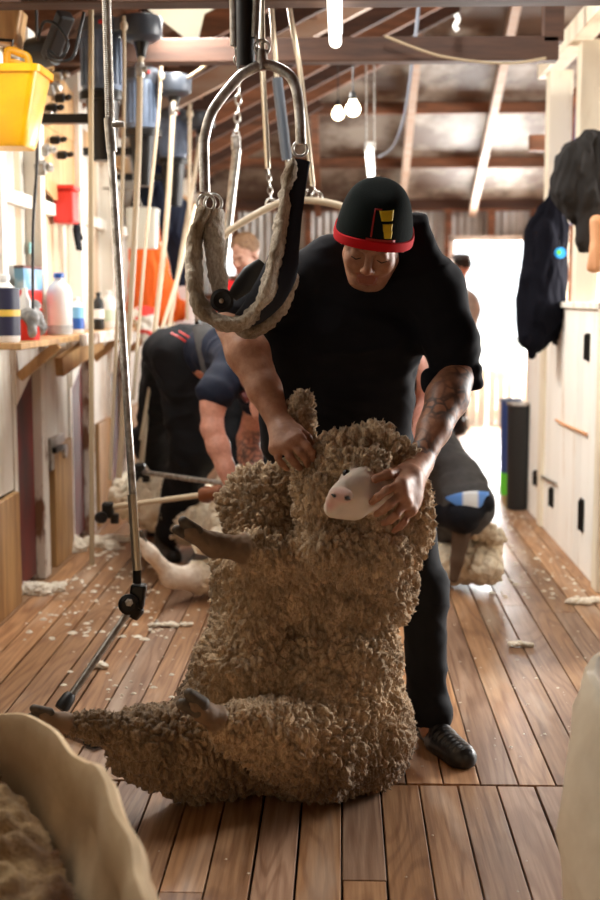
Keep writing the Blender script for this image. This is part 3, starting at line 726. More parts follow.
def frame(f, up):
    f = np.asarray(f, float); f /= np.linalg.norm(f); up = np.asarray(up, float); up = up-f*(f @ up); up /= np.linalg.norm(up)
    x = np.cross(up, f); return np.stack([x, f, up], 1)        # columns: x (right handed), forward, up
def head(S, c, A, s=1.0):
    "A: columns x, forward, up. adds skull and face to S"
    T = lambda x, y, z: np.asarray(c)+A @ (np.array([x, y, z])*s)
    S.ell(T(0,-.012,.035), np.array([.073,.092,.093])*s, A, .02); S.ell(T(0,.030,-.045), np.array([.054,.055,.062])*s, A, .03)
    S.ell(T(0,.066,-.088), np.array([.026,.020,.018])*s, A, .025)
    for g in (-1, 1):
        S.ball(T(g*.037,.062,-.022), .024*s, .03); S.cone(T(g*.05,.0,-.055), T(g*.028,.05,-.09), .018*s, .016*s, .03)
        S.ell(T(g*.076,-.008,.0), np.array([.010,.020,.031])*s, A, .008)
        S.cone(T(g*.012,.086,.026), T(g*.046,.072,.028), .0085*s, .007*s, .012)
    for g in (-1, 1): S.ball(T(g*.031,.098,.006), .0125*s, .014, op='s')
    for g in (-1, 1): S.ball(T(g*.031,.0735,.004), .0138*s, .006)
    S.cone(T(0,.084,.018), T(0,.106,-.022), .0075*s, .0115*s, .012)
    for g in (-1, 1): S.ball(T(g*.011,.099,-.027), .0078*s, .006)
    S.cone(T(-.019,.0865,-.056), T(.019,.0865,-.056), .0055*s, .0055*s, .006, id=3); S.cone(T(-.014,.0865,-.066), T(.014,.0865,-.066), .0062*s, .0062*s, .006, id=3)
    return T
def finger(S, pts, r0=.0110, r1=.0086):
    rs = np.linspace(r0, r1, len(pts)); S.chain(pts, rs, .006)
def skin_mesh(S, par, tone=(.47,.26,.165), tattoo=None, T=None, s=1, h=None):
    v, f, i = S.mesh(); v = relax(v, f, 1); n = normals(v, f)
    v2 = v+n*(fbm(v*45, 3, 2)*.0011)[:, None]
    c = np.tile(np.array([tone]), (len(v), 1))*(1+.10*fbm(v*18, 8, 3))[:, None]
    c = c*np.where((i == 3)[:, None], np.array([[1.05,.72,.75]]), 1)
    if T is not None:
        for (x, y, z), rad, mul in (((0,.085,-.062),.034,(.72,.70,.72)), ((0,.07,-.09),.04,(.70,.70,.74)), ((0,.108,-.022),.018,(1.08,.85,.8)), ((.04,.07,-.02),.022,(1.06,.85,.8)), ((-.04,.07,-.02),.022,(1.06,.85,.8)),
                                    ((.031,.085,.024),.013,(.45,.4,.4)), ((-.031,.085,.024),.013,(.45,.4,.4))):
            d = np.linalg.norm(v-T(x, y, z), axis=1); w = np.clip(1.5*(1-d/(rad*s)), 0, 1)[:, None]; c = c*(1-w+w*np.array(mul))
    if tattoo is not None:
        for a, b, ra in tattoo:
            a, b = np.asarray(a), np.asarray(b); ba = b-a; t = ((v-a) @ ba)/(ba @ ba); d = np.linalg.norm(v-a-np.clip(t, 0, 1)[:, None]*ba, axis=1)
            m_ = (d < ra) & (t > 0.0) & (t < 1.0)
            w1, w2 = worley(v*36+fbm(v*20, 4, 2)[:, None]*.8, 9); e = np.clip(1.5-(w2-w1)/.22, 0, 1)*np.clip(fbm(v*11, 6, 2)*2+.75, 0, 1)
            k = (m_*e*.80)[:, None]; c = c*(1-k)+np.array([.045,.05,.055])*k
    o = make_mesh('body', v2, f, M['skin'], par, True, np.clip(c, 0, 1)); return o
def shoe(par, heel, toe, up=.07, w=.042, m_=None, name='shoe'):
    heel = np.asarray(heel, float); toe = np.asarray(toe, float); d = toe-heel; L = np.linalg.norm(d); u = d/L
    sd = np.cross(u, [0,0,1.]); Q = Sdf(.005, .02)
    Q.cone(heel+[0,0,.035], heel+u*L*.45+[0,0,.034], .034, .036); Q.cone(heel+u*L*.45+[0,0,.034], toe-u*.04+[0,0,.030], .040, .034)
    Q.cone(heel+u*.02+[0,0,.05], heel+u*.02+[0,0,up+.05], .040, .042); Q.cone(heel+u*L*.30+[0,0,.055], heel+u*.06+[0,0,up+.02], .034, .036)
    Q.cone(heel+sd*.012+u*.1+[0,0,.02], toe-u*.05+sd*.012+[0,0,.02], .030, .030); Q.cone(heel-sd*.012+u*.1+[0,0,.02], toe-u*.05-sd*.012+[0,0,.02], .030, .030)
    v, f, i = Q.mesh(); v = relax(v, f, 2); v[:, 2] = np.maximum(v[:, 2], heel[2]+.002)
    n = normals(v, f); v = v+n*(.0016*np.sin((v-heel) @ u*2*math.pi/.022)*((v[:, 2]-heel[2]) > .05))[:, None]
    o = make_mesh(name, v, f, m_ or M['shoe'], par, True)
    mb = MB(); pr = []
    for k in range(5):
        c = heel+u*(L*(.36+.08*k))+np.array([0,0,.083-.010*k]); mb.tube([c-sd*.02-[0,0,.004], c+[0,0,.002], c+sd*.02-[0,0,.004]], .003, 6)
    mb.build('lace', M['black_rubber'], o); return o

# ------------------------------------------------ the shearer in front
man = thing('person', 'person in a black sweatshirt and red-banded beanie bending over the big woolly sheep in front', 'person', (P(350,450,3.66)[0], 3.66, 0))
hc = P(373,239,3.32); fwd = np.array([-.13,-.80,-.60]); A = frame(fwd, (.09,-.6,.8)); hs_ = 1.07
B = Sdf(.0038, .02); T = head(B, hc, A, hs_)
B.cone(T(0,-.03,-.05), P(372,275,3.46), .055, .062, .04)
B.ell(P(360,310,3.52), (.15,.075,.14), None, .05); B.ell(P(348,400,3.62), (.14,.07,.16), None, .05); B.ell(P(346,455,3.70), (.14,.07,.09), None, .05)
shL, shR = P(436,284,3.47), P(284,288,3.50); elL, elR = P(458,372,3.42), P(234,322,3.36); wrL, wrR = P(420,462,3.17), P(282,428,3.17)
B.cone(P(372,285,3.48), shL, .05, .045, .04); B.cone(P(372,285,3.48), shR, .05, .045, .04)
B.chain([shL, elL], [.045,.043], .03); B.chain([shR, elR], [.045,.043], .03)
def forearm(S, e, w, re=.049, rw=.030, bulge=.054):
    m_ = e*.70+w*.30; q = e*.35+w*.65; S.chain([e, m_, q, w], [re, bulge, (bulge+rw)/2-.001, rw], .02)
forearm(B, elL, wrL, .050, .031, .056); forearm(B, elR, wrR, .052, .031, .056)
kn = [P(401,484,2.975), P(402,493,2.97), P(406,502,2.98), P(411,510,3.0)]
for q in kn: B.cone(wrL, q, .026, .0175, .018)
B.cone(P(411,478,3.05), P(410,496,3.03), .030, .028, .02)
finger(B, [kn[0], P(387,490,2.95), P(378,497,2.95), P(372,502,2.965)]); finger(B, [kn[1], P(390,504,2.945), P(383,510,2.955), P(377,514,2.975)])
finger(B, [kn[2], P(396,515,2.955), P(390,520,2.965), P(384,523,2.985)]); finger(B, [kn[3], P(404,522,2.985), P(400,527,2.99), P(394,531,3.005)], .009, .007)
B.cone(wrL, P(400,472,3.05), .024, .016, .015); finger(B, [P(400,472,3.05), P(388,474,2.99), P(375,479,2.975)], .0135, .0105)
kr = [P(299,438,3.085), P(291,443,3.08), P(283,447,3.085), P(275,449,3.10)]
for q in kr: B.cone(wrR, q, .026, .0170, .018)
B.cone(P(284,436,3.13), P(282,444,3.11), .026, .022, .02)
finger(B, [kr[0], P(307,446,3.07), P(312,452,3.08), P(313,459,3.10)]); finger(B, [kr[1], P(300,452,3.065), P(305,458,3.075), P(308,465,3.10)])
finger(B, [kr[2], P(290,457,3.07), P(295,463,3.08), P(300,468,3.10)]); finger(B, [kr[3], P(278,458,3.085), P(282,464,3.09), P(287,469,3.11)], .009, .007)
B.cone(wrR, P(297,430,3.14), .024, .016, .015); finger(B, [P(297,430,3.14), P(307,437,3.13), P(313,446,3.14)], .013, .010)
hipL, hipR = P(385,470,3.71), P(312,470,3.71); knL, knR = P(424,592,3.64), P(278,560,3.72); anL, anR = P(429,722,3.62), P(285,700,3.90)
B.chain([hipL, knL, anL], [.07,.045,.032], .03); B.chain([hipR, knR, anR], [.07,.045,.032], .03)
B.cone(anL, np.array([anL[0],3.58,.05]), .032, .03); B.cone(anR, np.array([anR[0],3.86,.05]), .032, .03)
bd = skin_mesh(B, man, (.46,.235,.14), tattoo=[(elL*.92+wrL*.08, wrL, .075)], T=T, s=hs_)
for g in (-1, 1):
    MB().tube([T(g*.019,.0865,.001), T(g*.031,.0895,-.003), T(g*.044,.0835,.000)], [.0009,.0016,.0009], 6).build('eyelash', M['hair_dark'], man)
    MB().tube([T(g*.014,.0905,.029), T(g*.032,.090,.035), T(g*.05,.078,.029)], [.0022,.0038,.0018], 8).build('eyebrow', M['hair_dark'], man)
# sweatshirt
Q = Sdf(.0055, .05)
Q.ell(P(360,318,3.52), (.205,.115,.165), None, .06); Q.ell(P(338,395,3.60), (.212,.125,.215), None, .06); Q.ell(P(338,445,3.66), (.225,.135,.10), None, .05); Q.cone(P(285,340,3.5), P(288,430,3.6), .07, .075, .05); Q.cone(P(398,340,3.5), P(386,430,3.6), .06, .055, .05)
Q.ell(P(362,280,3.50), (.17,.10,.085), None, .05)
Q.cone(P(330,262,3.47), P(284,290,3.50), .065, .072, .05); Q.cone(P(400,265,3.47), P(434,290,3.47), .07, .078, .05)
Q.cone(P(436,290,3.47), P(452,345,3.44), .080, .070, .04); Q.cone(P(452,345,3.44), P(453,376,3.42), .070, .062, .03)
for k, r in ((378,.070),(386,.066)): Q.cone(P(431,k,3.385), P(474,k-5,3.41), .026, .026, .012)
Q.cone(P(284,292,3.50), P(250,308,3.40), .078, .064, .04)
Q.cone(P(250,308,3.37), P(236,314,3.36), .056, .050, .02)
Q.ell(P(415,252,3.47), (.060,.08,.105), None, .03); Q.cone(P(412,232,3.44), P(432,275,3.42), .045, .05, .03); Q.cone(P(330,250,3.46), P(322,268,3.44), .045, .05, .03)
Q.ell(P(370,272,3.325), (.070,.085,.060), A, .02, op='s')
garment('sweatshirt', Q, M['black_knit'], man, .0085, (7,7,11), 4)
# trousers
Q = Sdf(.006, .05)
Q.ell(P(348,455,3.71), (.195,.12,.11), None, .05)
Q.chain([P(392,480,3.71), P(424,590,3.64), P(428,712,3.63)], [.105,.066,.060], .05); Q.chain([P(300,478,3.70), P(270,560,3.70), P(285,700,3.90)], [.11,.075,.06], .05)
Q.cone(P(424,705,3.62), P(432,712,3.60), .062, .062, .02)
garment('trousers', Q, M['black_trouser'], man, .007, (8,8,9), 14, .06)
shoe(man, (P(424,760,3.63)[0], 3.66, 0), (P(447,760,3.5)[0]+.055, 3.39, 0), w=.05); shoe(man, (anR[0], 3.93, 0), (anR[0]-.03, 3.67, 0))
# beanie with band and emblem
def bean(th, t, off=0.0):
    "th: 0 = front, + towards the person's left; t: 0 rim .. 1 crown"
    z0 = .010+.038*max(0, math.cos(th))**1.5
    r = math.cos(t*math.pi/2)**.50; z = z0+(.133-z0)*math.sin(t*math.pi/2)
    rx, ry = .092+off, .106+off
    if t < .3: rx += .003*(1-t/.3)
    return T(rx*r*math.sin(th), ry*r*math.cos(th)-.010-.012*t, z+off*t)
def bean_shell(name, t0, t1, off, m_, par, nt=14, rip=0.0):
    v = []; f = []; n = 96
    for o_ in (off, off-.004):
        for j in range(nt+1):
            for i in range(n):
                a_ = 2*math.pi*i/n; v.append(bean(a_, t0+(t1-t0)*j/nt, o_+rip*(i % 2)))
    for j in range(nt):
        for i in range(n):
            i2 = (i+1) % n; f.append((j*n+i, j*n+i2, (j+1)*n+i2, (j+1)*n+i)); b = (nt+1)*n; f.append((b+j*n+i, b+(j+1)*n+i, b+(j+1)*n+i2, b+j*n+i2))
    b = (nt+1)*n
    for i in range(n): i2 = (i+1) % n; f.append((i, b+i, b+i2, i2))
    return MB().add(v, f).build(name, m_, par, True)
be = bean_shell('beanie', .0, .9999, .0, M['beanie'], man, 22)
def band_pt(): pass
v = []; n = 96; f = []
prof = [(-.015,-.002),(-.015,.0035),(-.002,.0045),(.011,.0030),(.012,-.002),(.0,-.004)]
for i in range(n):
    a_ = 2*math.pi*i/n; b0 = bean(a_, 0); b1 = bean(a_, 0, .01); rad = (b1-b0)/.01; upv = A[:, 2]
    for dz, dr_ in prof: v.append(b0+upv*(dz+.001)+rad*dr_)
k = len(prof)
for i in range(n):
    for j in range(k): f.append((i*k+j, i*k+(j+1) % k, ((i+1) % n)*k+(j+1) % k, ((i+1) % n)*k+j))
MB().add(v, f).build('band', M['beanie_red'], be, True)
def emb(poly, m_, off, nm):
    "poly in (u: -1..1 across, w: 0..1 up)"
    mb = MB(); g = 8
    for (u0, u1, w0, w1, s0, s1) in poly:     # quad strips with taper: half widths s0 bottom .. s1 top
        vs = []
        for j in range(g+1):
            for i in range(g+1):
                w_ = w0+(w1-w0)*j/g; sc_ = s0+(s1-s0)*j/g; uc = (u0+u1)/2; u = uc+(i/g-.5)*(u1-u0)*sc_
                vs.append(bean(.34+u*.40, .16+w_*.50, off))
        b = [tuple(j*(g+1)+i+d for d in (0, 1, g+2, g+1)) for j in range(g) for i in range(g)]; mb.add(vs, b)
    o = mb.build(nm, m_, be, True); md = o.modifiers.new('s', 'SOLIDIFY'); md.thickness = .0012; return o
emb([(-.55,.75,.60,.98,.62,1.0),(-.22,.50,.24,.50,.8,1.0),(-.10,.46,.0,.24,.8,1.1)], M['emblem_yellow'], .0022, 'emblem')
emb([(-.95,-.84,.0,1.02,1,1),(-1.2,.7,-.12,-.05,1,1),(-.95,-.3,1.0,1.05,1,1)], M['emblem_red'], .0020, 'emblem_outline')

# ------------------------------------------------ the shearer bent over at the left
def simple_person(label, loc, prims, garments, headspec=None, tone=(.55,.32,.22), group=None, tattoo=None, h=.006):
    o = thing('person', label, 'person', loc, group); S_ = Sdf(h, .03)
    TT = head(S_, *headspec) if headspec else None
    for fn in prims: fn(S_)
    skin_mesh(S_, o, tone, tattoo, TT, headspec[2] if headspec else 1)
    return o
hc2 = P(268,392,5.15); A2 = frame((.62,-.25,-.75), (.7,0,.4));
e1, w1 = P(212,428,5.22), P(233,490,5.15); s1 = P(226,378,5.35); s2 = P(262,382,5.62); e2, w2 = P(248,440,5.72), P(255,492,5.55)
def p2(S_):
    S_.chain([P(190,362,5.95), P(215,362,5.75), P(245,368,5.45)], [.09,.08,.10], .05)
    S_.cone(P(245,368,5.45), hc2, .07, .055, .04)
    S_.chain([s1, P(213,405,5.25), e1], [.058,.051,.046], .03); forearm(S_, e1, w1, .046, .030, .047)
    S_.chain([s2, e2], [.055,.05], .03); forearm(S_, e2, w2, .054, .034, .056)
    S_.chain([P(185,365,6.0), P(192,455,6.05), P(165,532,6.2)], [.09,.06,.04], .04); S_.chain([P(175,365,6.2), P(155,440,6.5), P(150,520,6.9)], [.08,.06,.04], .04)
    k = [P(230,502,5.10), P(235,505,5.09), P(240,506,5.09), P(244,504,5.11)]
    for q in k: S_.cone(w1, q, .026, .015, .015)
    for q, d in zip(k, ((-5,12),(0,13),(5,11),(8,8))):
        x0 = (q[0]); p_ = q+np.array([d[0]*.0042*.5,-.01,-d[1]*.0042*.5]); finger(S_, [q, p_, p_+np.array([d[0]*.001,.02,-d[1]*.0042*.5])], .011, .009)
    finger(S_, [w1, P(243,494,5.10), P(249,502,5.09)], .015, .011)
    for i in range(4):
        q = P(250+5*i,502,5.50); S_.cone(w2, q, .026, .014, .015); finger(S_, [q, q+np.array([-.005,-.02,-.03]), q+np.array([-.005,0,-.06])], .011, .009)
p2o = simple_person('person in black trousers and navy T-shirt bent double at the left behind the front shearer', (P(180,550,6.1)[0], 6.1, 0), [p2], None, (hc2, A2, 1.0), (.66,.33,.24), tattoo=[(e2, w2, .09)])
Q = Sdf(.007, .05); Q.chain([P(208,352,5.80), P(228,354,5.70), P(245,366,5.48)], [.115,.125,.130], .05); Q.cone(P(240,362,5.5), P(222,383,5.33), .10, .080, .04); Q.cone(P(222,383,5.33), P(215,393,5.27), .08, .082, .02); Q.cone(P(250,368,5.5), P(258,400,5.65), .09, .085, .04)
garment('t_shirt', Q, M['navy_shirt'], p2o, .010, (7,7,9), 21)
Q = Sdf(.007, .05); Q.ell(P(184,352,5.95), (.20,.17,.13), None, .05); Q.chain([P(190,372,5.95), P(193,452,6.0), P(172,528,6.2)], [.165,.11,.088], .05)
Q.chain([P(168,370,6.2), P(156,440,6.5), P(150,535,6.95)], [.14,.105,.085], .05)
t2 = garment('trousers', Q, M['work_trouser'], p2o, .013, (6,6,8), 23, .05)
def surf_line(pts, r, m_, nm, par):
    MB().tube(pts, r, 6, smooth=4).build(nm, m_, par)
for dx in (0, 8): surf_line([P(171+dx,333-dx*.25,5.775), P(182+dx,339-dx*.1,5.76), P(196+dx,349,5.765)], .0045, M['red_plastic'], 'red_piping', t2)
bb = MB().tube([P(203,326,5.72), P(208,345,5.64), P(212,372,5.60)], [.05,.055,.045], 10, smooth=4, flat=((1,0,0),1,.35)).build('back_brace', M['char_trouser'], p2o, True)
MB().tube([P(243,398,5.33), P(258,390,5.36), P(272,398,5.42)], .028, 8, smooth=3).build('shirt_hem', M['red_door'], p2o, True)
shoe(p2o, (P(170,548,6.3)[0]-.06, 6.42, 0), (P(182,548,6.2)[0]-.02, 6.12, 0)); shoe(p2o, (P(150,530,6.95)[0], 7.05, 0), (P(150,530,6.95)[0]+.05, 6.8, 0))

# ------------------------------------------------ the shearer bent over at the right, mostly hidden
e3, w3 = P(430,402,5.6), P(416,452,5.4)
hc3 = P(370,402,5.2); A3 = frame((-.3,-.5,-.8), (-.7,-.4,.4));
def p3(S_):
    S_.chain([P(418,440,6.2), P(400,385,5.8), P(385,365,5.5)], [.12,.12,.11], .05); S_.cone(P(385,365,5.5), hc3, .07, .055, .04)
    S_.chain([P(412,362,5.6), e3], [.06,.055], .03); forearm(S_, e3, w3, .055, .034, .056)
    S_.chain([P(350,370,5.6), P(345,430,5.5), P(352,470,5.3)], [.06,.05,.034], .03)
    for i in range(4): q = P(400+4*i,462,5.35); S_.cone(w3, q, .026, .014, .015); finger(S_, [q, q+np.array([-.005,-.02,-.03]), q+np.array([-.01,0,-.055])], .011, .009)
    S_.chain([P(428,455,6.15), P(470,505,5.65), P(432,560,6.1)], [.10,.065,.045], .04); S_.chain([P(400,455,6.2), P(380,510,5.8), P(385,555,6.3)], [.10,.065,.045], .04)
p3o = simple_person('person crouching in charcoal trousers with a blue knee patch, mostly hidden behind the front shearer', (P(430,545,6.2)[0], 6.2, 0), [p3], None, (hc3, A3, 1.0), (.72,.38,.30))
Q = Sdf(.007, .05); Q.chain([P(408,410,6.05), P(392,375,5.65)], [.16,.15], .05); Q.cone(P(395,362,5.6), P(404,362,5.6), .10, .075, .04)
garment('t_shirt', Q, M['work_trouser'], p3o, .010, (7,7,9), 31)
Q = Sdf(.007, .05); Q.ell(P(420,450,6.15), (.20,.17,.16), None, .05); Q.chain([P(432,465,6.05), P(452,488,5.75), P(466,505,5.58)], [.165,.150,.118], .05)
Q.chain([P(466,508,5.60), P(446,528,5.80), P(430,556,6.15)], [.118,.09,.085], .05); Q.chain([P(400,460,6.2), P(380,510,5.8), P(386,550,6.3)], [.14,.10,.085], .05)
t3 = garment('trousers', Q, M['char_trouser'], p3o, .012, (6,6,8), 33, .05)
kp = Sdf(.006, .03); kp.chain([P(440,515,5.60), P(462,516,5.50), P(483,504,5.52)], [.055,.075,.05], .03); garment('knee_pad', kp, M['black_knit'], t3, .006, (8,8,8), 35)
# blue and white patch lying on the knee: strip wrapped over the knee ellipsoid
v = []; f = []; nU, nV = 14, 5; cc_ = P(463,508,5.60); cl = []
for j in range(nV+1):
    for i in range(nU+1):
        u = i/nU; w_ = j/nV; px_ = 446+42*u; top = 497-3*math.sin(u*math.pi)-5*u; bot = 499+13*math.sin(min(1, u*1.15)*math.pi*.6)
        py_ = top+(bot-top)*w_; dd = 5.60-.152*math.sqrt(max(0, 1-((px_-463)/34)**2-((py_-506)/40)**2)); v.append(P(px_, py_, dd)); cl.append((.10,.28,.72) if (u < .42 or u > .72) else (.75,.78,.80))
for j in range(nV):
    for i in range(nU): f.append(tuple(j*(nU+1)+i+d for d in (0,1,nU+2,nU+1)))
kmb = MB(); kmb.v = [tuple(map(float, q)) for q in v]; kmb.f = f; kmb.c = cl
kpo = kmb.build('knee_patch', mat('patch', (.1,.3,.7), .6, attr=True), t3, True, col=True); kpo.modifiers.new('s','SOLIDIFY').thickness = .006
shoe(p3o, (P(432,560,6.2)[0], 6.25, 0), (P(440,560,6.1)[0], 5.98, 0)); shoe(p3o, (P(386,555,6.35)[0], 6.4, 0), (P(386,555,6.3)[0]-.05, 6.12, 0))

M['pale_shirt'] = cloth('pale_shirt', (.60,.62,.64))
# ------------------------------------------------ two people further back
def stander(label, x, y, hz, facing, shirt, trouser, hair, tone, cap=False):
    base = np.array([x, y, 0]); c = np.array([x, y, hz]); Ah = frame(facing, (0,0,1));
    f_ = Ah[:, 1]*np.array([1,1,0]); f_ /= np.linalg.norm(f_); sd = np.array([-f_[1], f_[0], 0]); dz = hz-1.62
    pt = lambda s_, f__, z: base+sd*s_+f_*f__+np.array([0,0,z+dz])
    def b(S_):
        S_.cone(c-[0,0,.06], pt(0,0,1.42), .052, .06, .03); S_.ell(pt(0,0,1.2), (.15,.10,.26), None, .05)
        for g in (-1,1):
            S_.chain([pt(g*.19,0,1.38), pt(g*.25,.03,1.10), pt(g*.20,.2,.98)], [.055,.045,.03], .03)
            for i in range(4): finger(S_, [pt(g*.20,.2,.98), pt(g*(.17+.015*i),.26,.95), pt(g*(.15+.015*i),.30,.93)], .014, .008)
            S_.chain([pt(g*.09,0,.9), np.append((base+sd*g*.10+f_*.02)[:2], .48), np.append((base+sd*g*.10)[:2], .08)], [.085,.055,.035], .03)
    o = simple_person(label, (x, y, 0), [b], None, (c, Ah, 1.0), tone, h=.008)
    Q = Sdf(.009, .05); Q.ell(pt(0,0,1.24), (.20,.14,.22), None, .05); Q.ell(pt(0,0,1.02), (.18,.13,.16), None, .05)
    for g in (-1,1): Q.chain([pt(g*.15,0,1.40), pt(g*.24,.02,1.18)], [.08,.065], .04)
    garment('t_shirt', Q, shirt, o, .008, (7,7,9), 41)
    Q = Sdf(.009, .05); Q.ell(pt(0,0,.92), (.17,.13,.12), None, .05)
    for g in (-1,1): Q.chain([pt(g*.09,0,.86), np.append((base+sd*g*.10+f_*.02)[:2], .48), np.append((base+sd*g*.10)[:2], .10)], [.11,.08,.065], .04)
    garment('trousers', Q, trouser, o, .008, (7,7,9), 43, .05)
    for g in (-1,1): shoe(o, base+sd*g*.10-f_*.06, base+sd*g*.10+f_*.21)
    Q = Sdf(.006, .02); Q.ell(c+Ah @ np.array([0,-.022,.055]), (.080,.092,.085), Ah, .02); Q.ell(c+Ah @ np.array([0,.06,-.02]), (.075,.055,.065), Ah, .012, op='s')
    v_, f2, i_ = Q.mesh(); v_ = v_+normals(v_, f2)*(fbm(v_*30, 5, 3)*.010)[:, None]; make_mesh('hair', v_, f2, hair, o, True)
    if cap: MB().lathe(c+np.array([0,0,.105]), [(.098,0),(.095,.03),(.06,.05),(0,.055)], 24).obox(c+f_*.10+[0,0,.105], (.15,.11,.012)).build('cap', M['motor_grey'], o, True)
    return o
q = P(246,256,7.7); stander('person in a red shirt with brown hair in the background beside the hanging sling', q[0], 7.7, q[2], (-.5,-.6,-.35), M['red_shirt'], M['work_trouser'], M['hair_brown'], (.42,.24,.17))
q = P(461,270,12.3); stander('person in a dark cap standing far back in front of the bright doorway', q[0], 12.3, q[2], (-.9,.2,-.15), M['pale_shirt'], M['work_trouser'], M['hair_dark'], (.75,.42,.32), True)

# ------------------------------------------------ the two part-shorn sheep behind
M['white_fleece'] = mat('white_fleece', (.9,.85,.75), .9, attr=True, noise=((60,60,60),(.86,.82,.78),.35,.6), bump=((120,120,120),.5,.004), spec=.15)
def back_sheep(label, loc, build, seed, tone, amp=.016, zc=.006):
    o = thing('sheep', label, 'sheep', loc); S_ = Sdf(.0075, .05); build(S_); v, f, i = S_.mesh(); v = relax(v, f, 2)
    v[:, 2] = np.maximum(v[:, 2], .012); n = normals(v, f); wm_ = smoothf(v, f, (i == 0).astype(float), 4)
    b = v.copy(); v = wool_disp(v, n, wm_+.06, amp, 20, seed=seed); v[:, 2] = np.maximum(v[:, 2], zc)
    t_ = np.array(tone[0])*(1+.15*fbm(b*9, seed, 3))[:, None]; k = np.clip(fbm(b*5, seed+3, 3)*2.2+tone[2], 0, 1)[:, None]
    c = t_*(1-k)+np.array(tone[1])*k; c = c*wm_[:, None]+np.array([.90,.80,.68])*(1-wm_[:, None])
    return o, make_mesh('body', v, f, M['white_fleece'], o, True, np.clip(c, 0, .95))
def sb(S_):
    c = lambda a, b, ra, rb, id=0, k=.04: S_.cone(P(*a), P(*b), ra, rb, k, id)
    c((245,500,5.8),(242,545,5.7),.17,.16); c((207,515,6.45),(250,530,5.9),.15,.16); c((135,495,6.6),(190,515,6.2),.13,.15); c((150,492,6.6),(140,500,6.6),.13,.12)
    c((232,572,5.5),(196,578,5.35),.085,.055); c((196,578,5.35),(172,577,5.28),.055,.045,1); c((172,577,5.28),(150,553,5.2),.040,.026,1); c((150,553,5.2),(141,540,5.18),.024,.020,1)
    c((225,540,5.5),(200,545,5.35),.06,.04); c((140,475,6.5),(146,450,6.5),.05,.025,1)
s2o, s2b = back_sheep('half-shorn cream sheep lying under the bent shearer at the left, one white leg out', (P(230,560,5.75)[0], 5.75, 0), sb, 61, ((.92,.84,.68),(.80,.62,.42),-.5))
hoof(s2o, P(142,541,5.18), P(137,530,5.17), .018)
def sc3(S_):
    c = lambda a, b, ra, rb, id=0, k=.04: S_.cone(P(*a), P(*b), ra, rb, k, id)
    c((425,545,5.9),(478,548,5.75),.15,.12); c((440,565,5.7),(485,565,5.6),.09,.085); c((478,528,5.6),(500,538,5.6),.05,.035); c((395,530,6.0),(425,540,6.0),.16,.16)
s3o, s3b = back_sheep('cream and brown woolly sheep lying on the boards below the blue-patched knee', (P(455,575,5.75)[0], 5.75, 0), sc3, 71, ((.92,.82,.64),(.45,.27,.14),.05))
def leg3(): 
    Q = Sdf(.006,.02); Q.chain([P(462,530,5.52), P(457,560,5.50), P(454,578,5.50)], [.045,.028,.022], .02); v_, f_, i_ = Q.mesh(); make_mesh('foreleg', v_, f_, mat('brown_hair_leg', (.10,.06,.035), .8), s3o, True)
leg3()
# ================================================================== shearing machines on the left
def arc(c, r, a0, a1, n, u, w): return [np.asarray(c)+r*(math.cos(a0+(a1-a0)*i/n)*np.asarray(u)+math.sin(a0+(a1-a0)*i/n)*np.asarray(w)) for i in range(n+1)]
U_, W_ = np.array([1.,0,0]), np.array([0,0,1.])
M['housing'] = mat('housing', (.035,.042,.055), .4)
def machine(mpx, gpx, D, label, tube, rodline, sc=1.0):
    m0 = P(mpx[0], mpx[1], D); g0 = P(gpx[0], gpx[1], D-.05)
    o = thing('shearing_machine', label, 'shearing machine', m0, 'blue shearing machines hung along the left wall')
    s_ = sc; r = .088*s_; z = m0-np.array([0,0,.14*s_])
    # finned motor can
    mb = MB().lathe(z, [(r*.86,-.012),(r,0),(r,.255*s_),(r*.93,.275*s_),(r*.4,.285*s_)], 28)
    for k in range(20):
        a_ = 2*math.pi*k/20; mb.obox(z+np.array([math.cos(a_)*r*1.03, math.sin(a_)*r*1.03, .12*s_]), (.008,.012,.20*s_), Matrix.Rotation(a_, 3, 'Z'))
    mb.build('motor', M['motor_blue'], o, True)
    MB().lathe(z-[0,0,.045*s_], [(r*1.16,0),(r*1.18,.012),(r*1.18,.035),(r*.95,.045)], 28).build('bottom_flange', M['black_iron'], o, True)
    MB().lathe(z+[0,0,.245*s_], [(r*1.06,0),(r*1.08,.02),(r*1.0,.055),(r*.5,.075)], 28).build('cowl', M['motor_grey'], o, True)
    MB().obox(z+[r*.35,-r*1.05,.272*s_], (.05,.02,.014)).build('red_mark', M['red_plastic'], o)
    # gear housing with bell and spout
    gr = .088*s_
    MB().lathe(g0-[0,0,.03], [(gr*.62,-.055),(gr*.98,-.035),(gr*1.02,-.03),(gr*1.05,.03),(gr*1.0,.05),(gr*.45,.062)], 24).build('gear_housing', M['housing'], o, True)
    MB().lathe(g0-[0,0,.15], [(.020,0),(.024,.03),(.038,.07),(.048,.085)], 18).build('spout', M['black_iron'], o, True)
    MB().beam(m0+[.0,0,.12*s_], g0+[0,0,.0], .09, .06, bev=.01).build('coupling', M['motor_grey'], o)
    MB().tube([z-[0,0,.04], z-[.0,0,.30]], [.075,.05], 16).build('bracket', M['black_iron'], o, True)
    MB().beam(z-[0,0,.12], np.array([LW, z[1], z[2]-.12]), .05, .04).build('wall_arm', M['black_iron'], o)
    # down tube from spout
    t = MB(); pts = [g0-[0,0,.15]]+[P(*q) for q in tube]; t.tube(pts, .0135, 12, smooth=5); t.build('down_tube', M['cream_tube'], o, True)
    j = pts[1]; MB().lathe(j-[0,0,.03], [(.02,0),(.022,.01),(.022,.05),(.018,.06)], 14).lathe(j+[.022,-.01,0],[(.012,-.01),(.014,.01)],10,(1,0,0)).build('joint', M['galv'], o, True)
    return o
